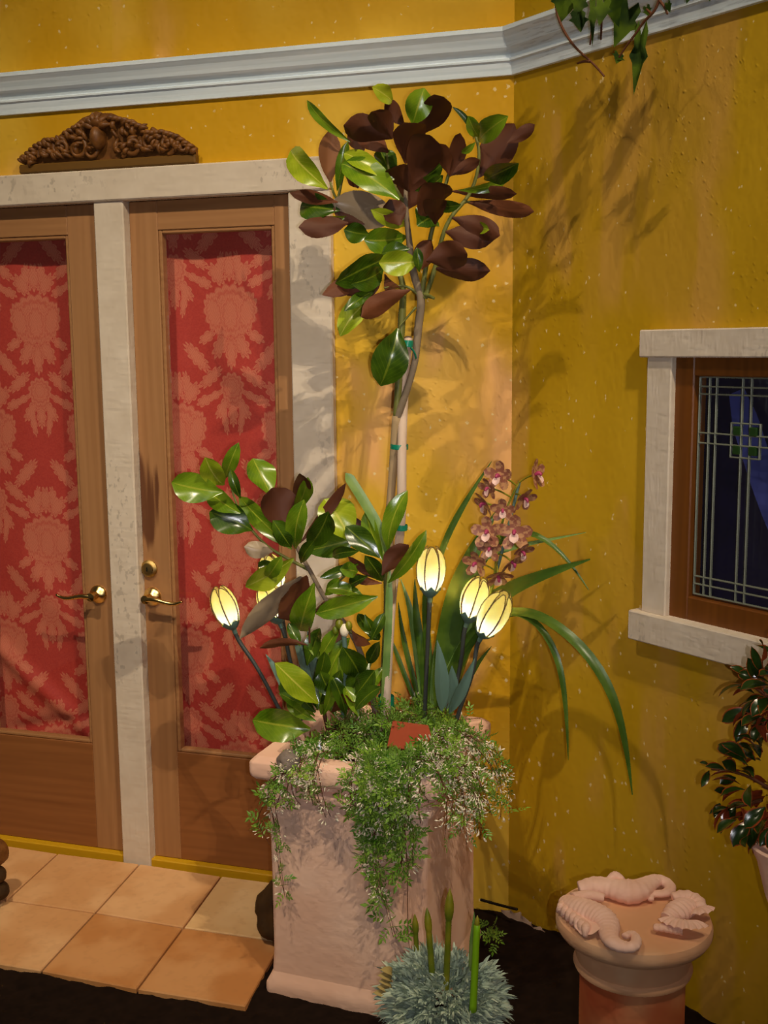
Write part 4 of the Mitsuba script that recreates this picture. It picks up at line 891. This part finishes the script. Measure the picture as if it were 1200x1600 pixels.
for (cx_, cy, tx, ty, R) in ((985, 8, 960, 74, 27), (890, -18, 876, 36, 24), (902, 20, 908, 50, 18), (944, 0, 936, 40, 16), (1003, 44, 990, 148, 15), (926, -6, 926, 72, 7), (967, 84, 964, 98, 12), (1010, 10, 1014, 26, 8), (1043, 4, 1046, 18, 7), (910, -12, 898, 30, 16), (955, -14, 965, 40, 22), (1080, -30, 1074, 4, 16), (1115, -34, 1108, 2, 16), (875, -20, 873, 26, 14), (1105, -80, 1090, -20, 20), (1060, -90, 1050, -30, 20), (1150, -70, 1160, -20, 20), (1010, -60, 1000, -6, 20), (1190, -60, 1180, -24, 18)):
    ivy_leaf(IQ(cx_, cy, .17 + .05 * math.sin(cx_)), IQ(tx, ty, .19 + .05 * math.sin(cx_ + .4)), px(R, IQ(cx_, cy)) * 1.15, tw=.4 * math.sin(cy))
for pts in (((868, -40), (871, 22), (885, 55), (905, 80), (922, 95), (932, 105), (944, 119)), ((922, 96), (912, 96), (902, 99)), ((1036, -40), (1030, 0), (1020, 20), (1008, 32), (995, 50), (980, 70), (967, 90)), ((1030, 0), (1040, 15), (1043, 22)), ((1018, 22), (1010, 14)), ((925, -30), (926, 20), (922, 70)), ((938, -30), (940, 30), (939, 62))):
    part(IV, 'stem', tube([IQ(*p) for p in pts], [w(2.2), w(1.3)], 24, 6), 'stem_brown', True)

BU = thing('glossy_bush', 'dark glossy bush with a red flash fringe painted on its leaf edges in a pot at the right edge', 'bush')
BC = onrw(1250, 1215, .30)
br = np.random.default_rng(17)
def BQ(x, y, d=0): return onrw(x, y, .30 + d)
BL = [(1188, 1035, 1186, 1000, 20), (1190, 1050, 1174, 1010, 14), (1180, 1060, 1168, 1028, 22), (1170, 1058, 1140, 1042, 14), (1165, 1070, 1122, 1090, 20), (1185, 1070, 1160, 1062, 16), (1180, 1085, 1150, 1075, 14), (1175, 1110, 1128, 1128, 24), (1165, 1120, 1150, 1160, 20), (1185, 1100, 1160, 1110, 18), (1190, 1130, 1178, 1160, 18),
      (1195, 1120, 1180, 1090, 20), (1110, 1200, 1093, 1192, 10), (1108, 1204, 1096, 1230, 12), (1135, 1205, 1102, 1198, 16), (1150, 1205, 1128, 1190, 22), (1150, 1215, 1125, 1225, 18), (1140, 1240, 1116, 1235, 14), (1140, 1262, 1108, 1272, 12), (1150, 1260, 1132, 1296, 22), (1125, 1255, 1116, 1278, 14)]
for x0, y0, x1, y1, ww in BL:
    add = leaf_mesh(BQ(x0, y0, .02), BQ(x1, y1, .05), px(ww, BQ(x0, y0)), cam_dir(BQ(x0, y0)) * .5 + np.array([0, 0, .8]) + br.normal(0, .25, 3), .12, .3)
    part(BU, 'leaf', add, 'bush_fringe', True, uv=leaf_uv(10, 6))
for i in range(200):
    el, a = math.asin(br.uniform(-1, 1)), br.uniform(0, 6.283); d = np.array([math.cos(a) * math.cos(el), math.sin(a) * math.cos(el), math.sin(el)])
    top = br.random() < .42
    c = (BQ(1222, 1235) + d * np.array([.105, .10, .105]) * br.uniform(.6, 1)) if not top else (BQ(1226, 1085) + d * np.array([.055, .06, .12]) * br.uniform(.4, 1))
    l = br.uniform(.04, .06); e = d + br.normal(0, .4, 3) + (0, 0, -.25); e /= np.linalg.norm(e)
    part(BU, 'leaf', leaf_mesh(c, c + e * l, l * .52, d + np.array([0, 0, .7]) + br.normal(0, .2, 3), .12, .3, n=7, m=4), 'bush_fringe', True, uv=leaf_uv(7, 4))
for pts in (((1225, 1330), (1220, 1250), (1215, 1150), (1195, 1080), (1190, 1030)), ((1215, 1240), (1160, 1210), (1112, 1202)), ((1200, 1140), (1170, 1115)), ((1200, 1090), (1165, 1062)), ((1190, 1250), (1150, 1262))):
    part(BU, 'branch', tube([BQ(*p) for p in pts], [w(2.5), w(1.4)], 20, 6), 'stem_brown', True)
pc = BQ(1243, 1322); ph = pc[2]
part(BU, 'pot', moved(lathe([(0, -.02), (.07, -.02), (.07, .0), (.03, .03), (.026, ph - .17), (.034, ph - .14), (.05, ph - .10), (.068, ph - .03), (.078, ph - .01), (.082, ph), (.078, ph + .004), (.07, ph - .006), (0, ph - .01)], 36), np.eye(3), (pc[0], pc[1], 0)), 'terracotta_pale', 40)

# ------------------------------------------------------------------ small things on the ground by the right wall
one('black_rod', tube([(-.075, -.03, .035), (-.02, -.045, .035), (.04, -.085, .05)], [.004], 10, 7), 'black_metal', 'short black rod lying by the wall corner behind the planter', 'rod', smooth=True)
E2 = [onrw(x, y, .012) for x, y in ((776, 1428), (800, 1432), (822, 1446), (836, 1458), (856, 1470), (880, 1487), (905, 1502))]
pe = spline(E2, 50); hgt = .012 + .016 * meshkit.noise(np.c_[np.arange(50) * .5, np.zeros((50, 2))])
one('paper_edge', surf(np.stack([pe - (0, 0, .04), pe + np.c_[np.zeros((50, 2)), hgt * .4], pe + np.c_[.006 * np.sin(np.arange(50)), np.zeros(50), hgt]], 1)), 'pale_paper', 'ragged pale paper edge along the foot of the right wall', 'paper edge', smooth=True)
SG = thing('jasmine_sprig', 'small green jasmine sprig on the dark mulch right of the planter', 'sprig')
LV = []; stems = []; BV = []
c = atz(770, 1468, .02)
for i in range(4): strand([c + jr.normal(0, .008, 3), c + (0, -.01, .02), c + jr.normal(0, .02, 3) + (0, -.02, .03)], .014, 0)
part(SG, 'foliage', leaflets(LV), 'jasmine_green', False, None, 'stuff')
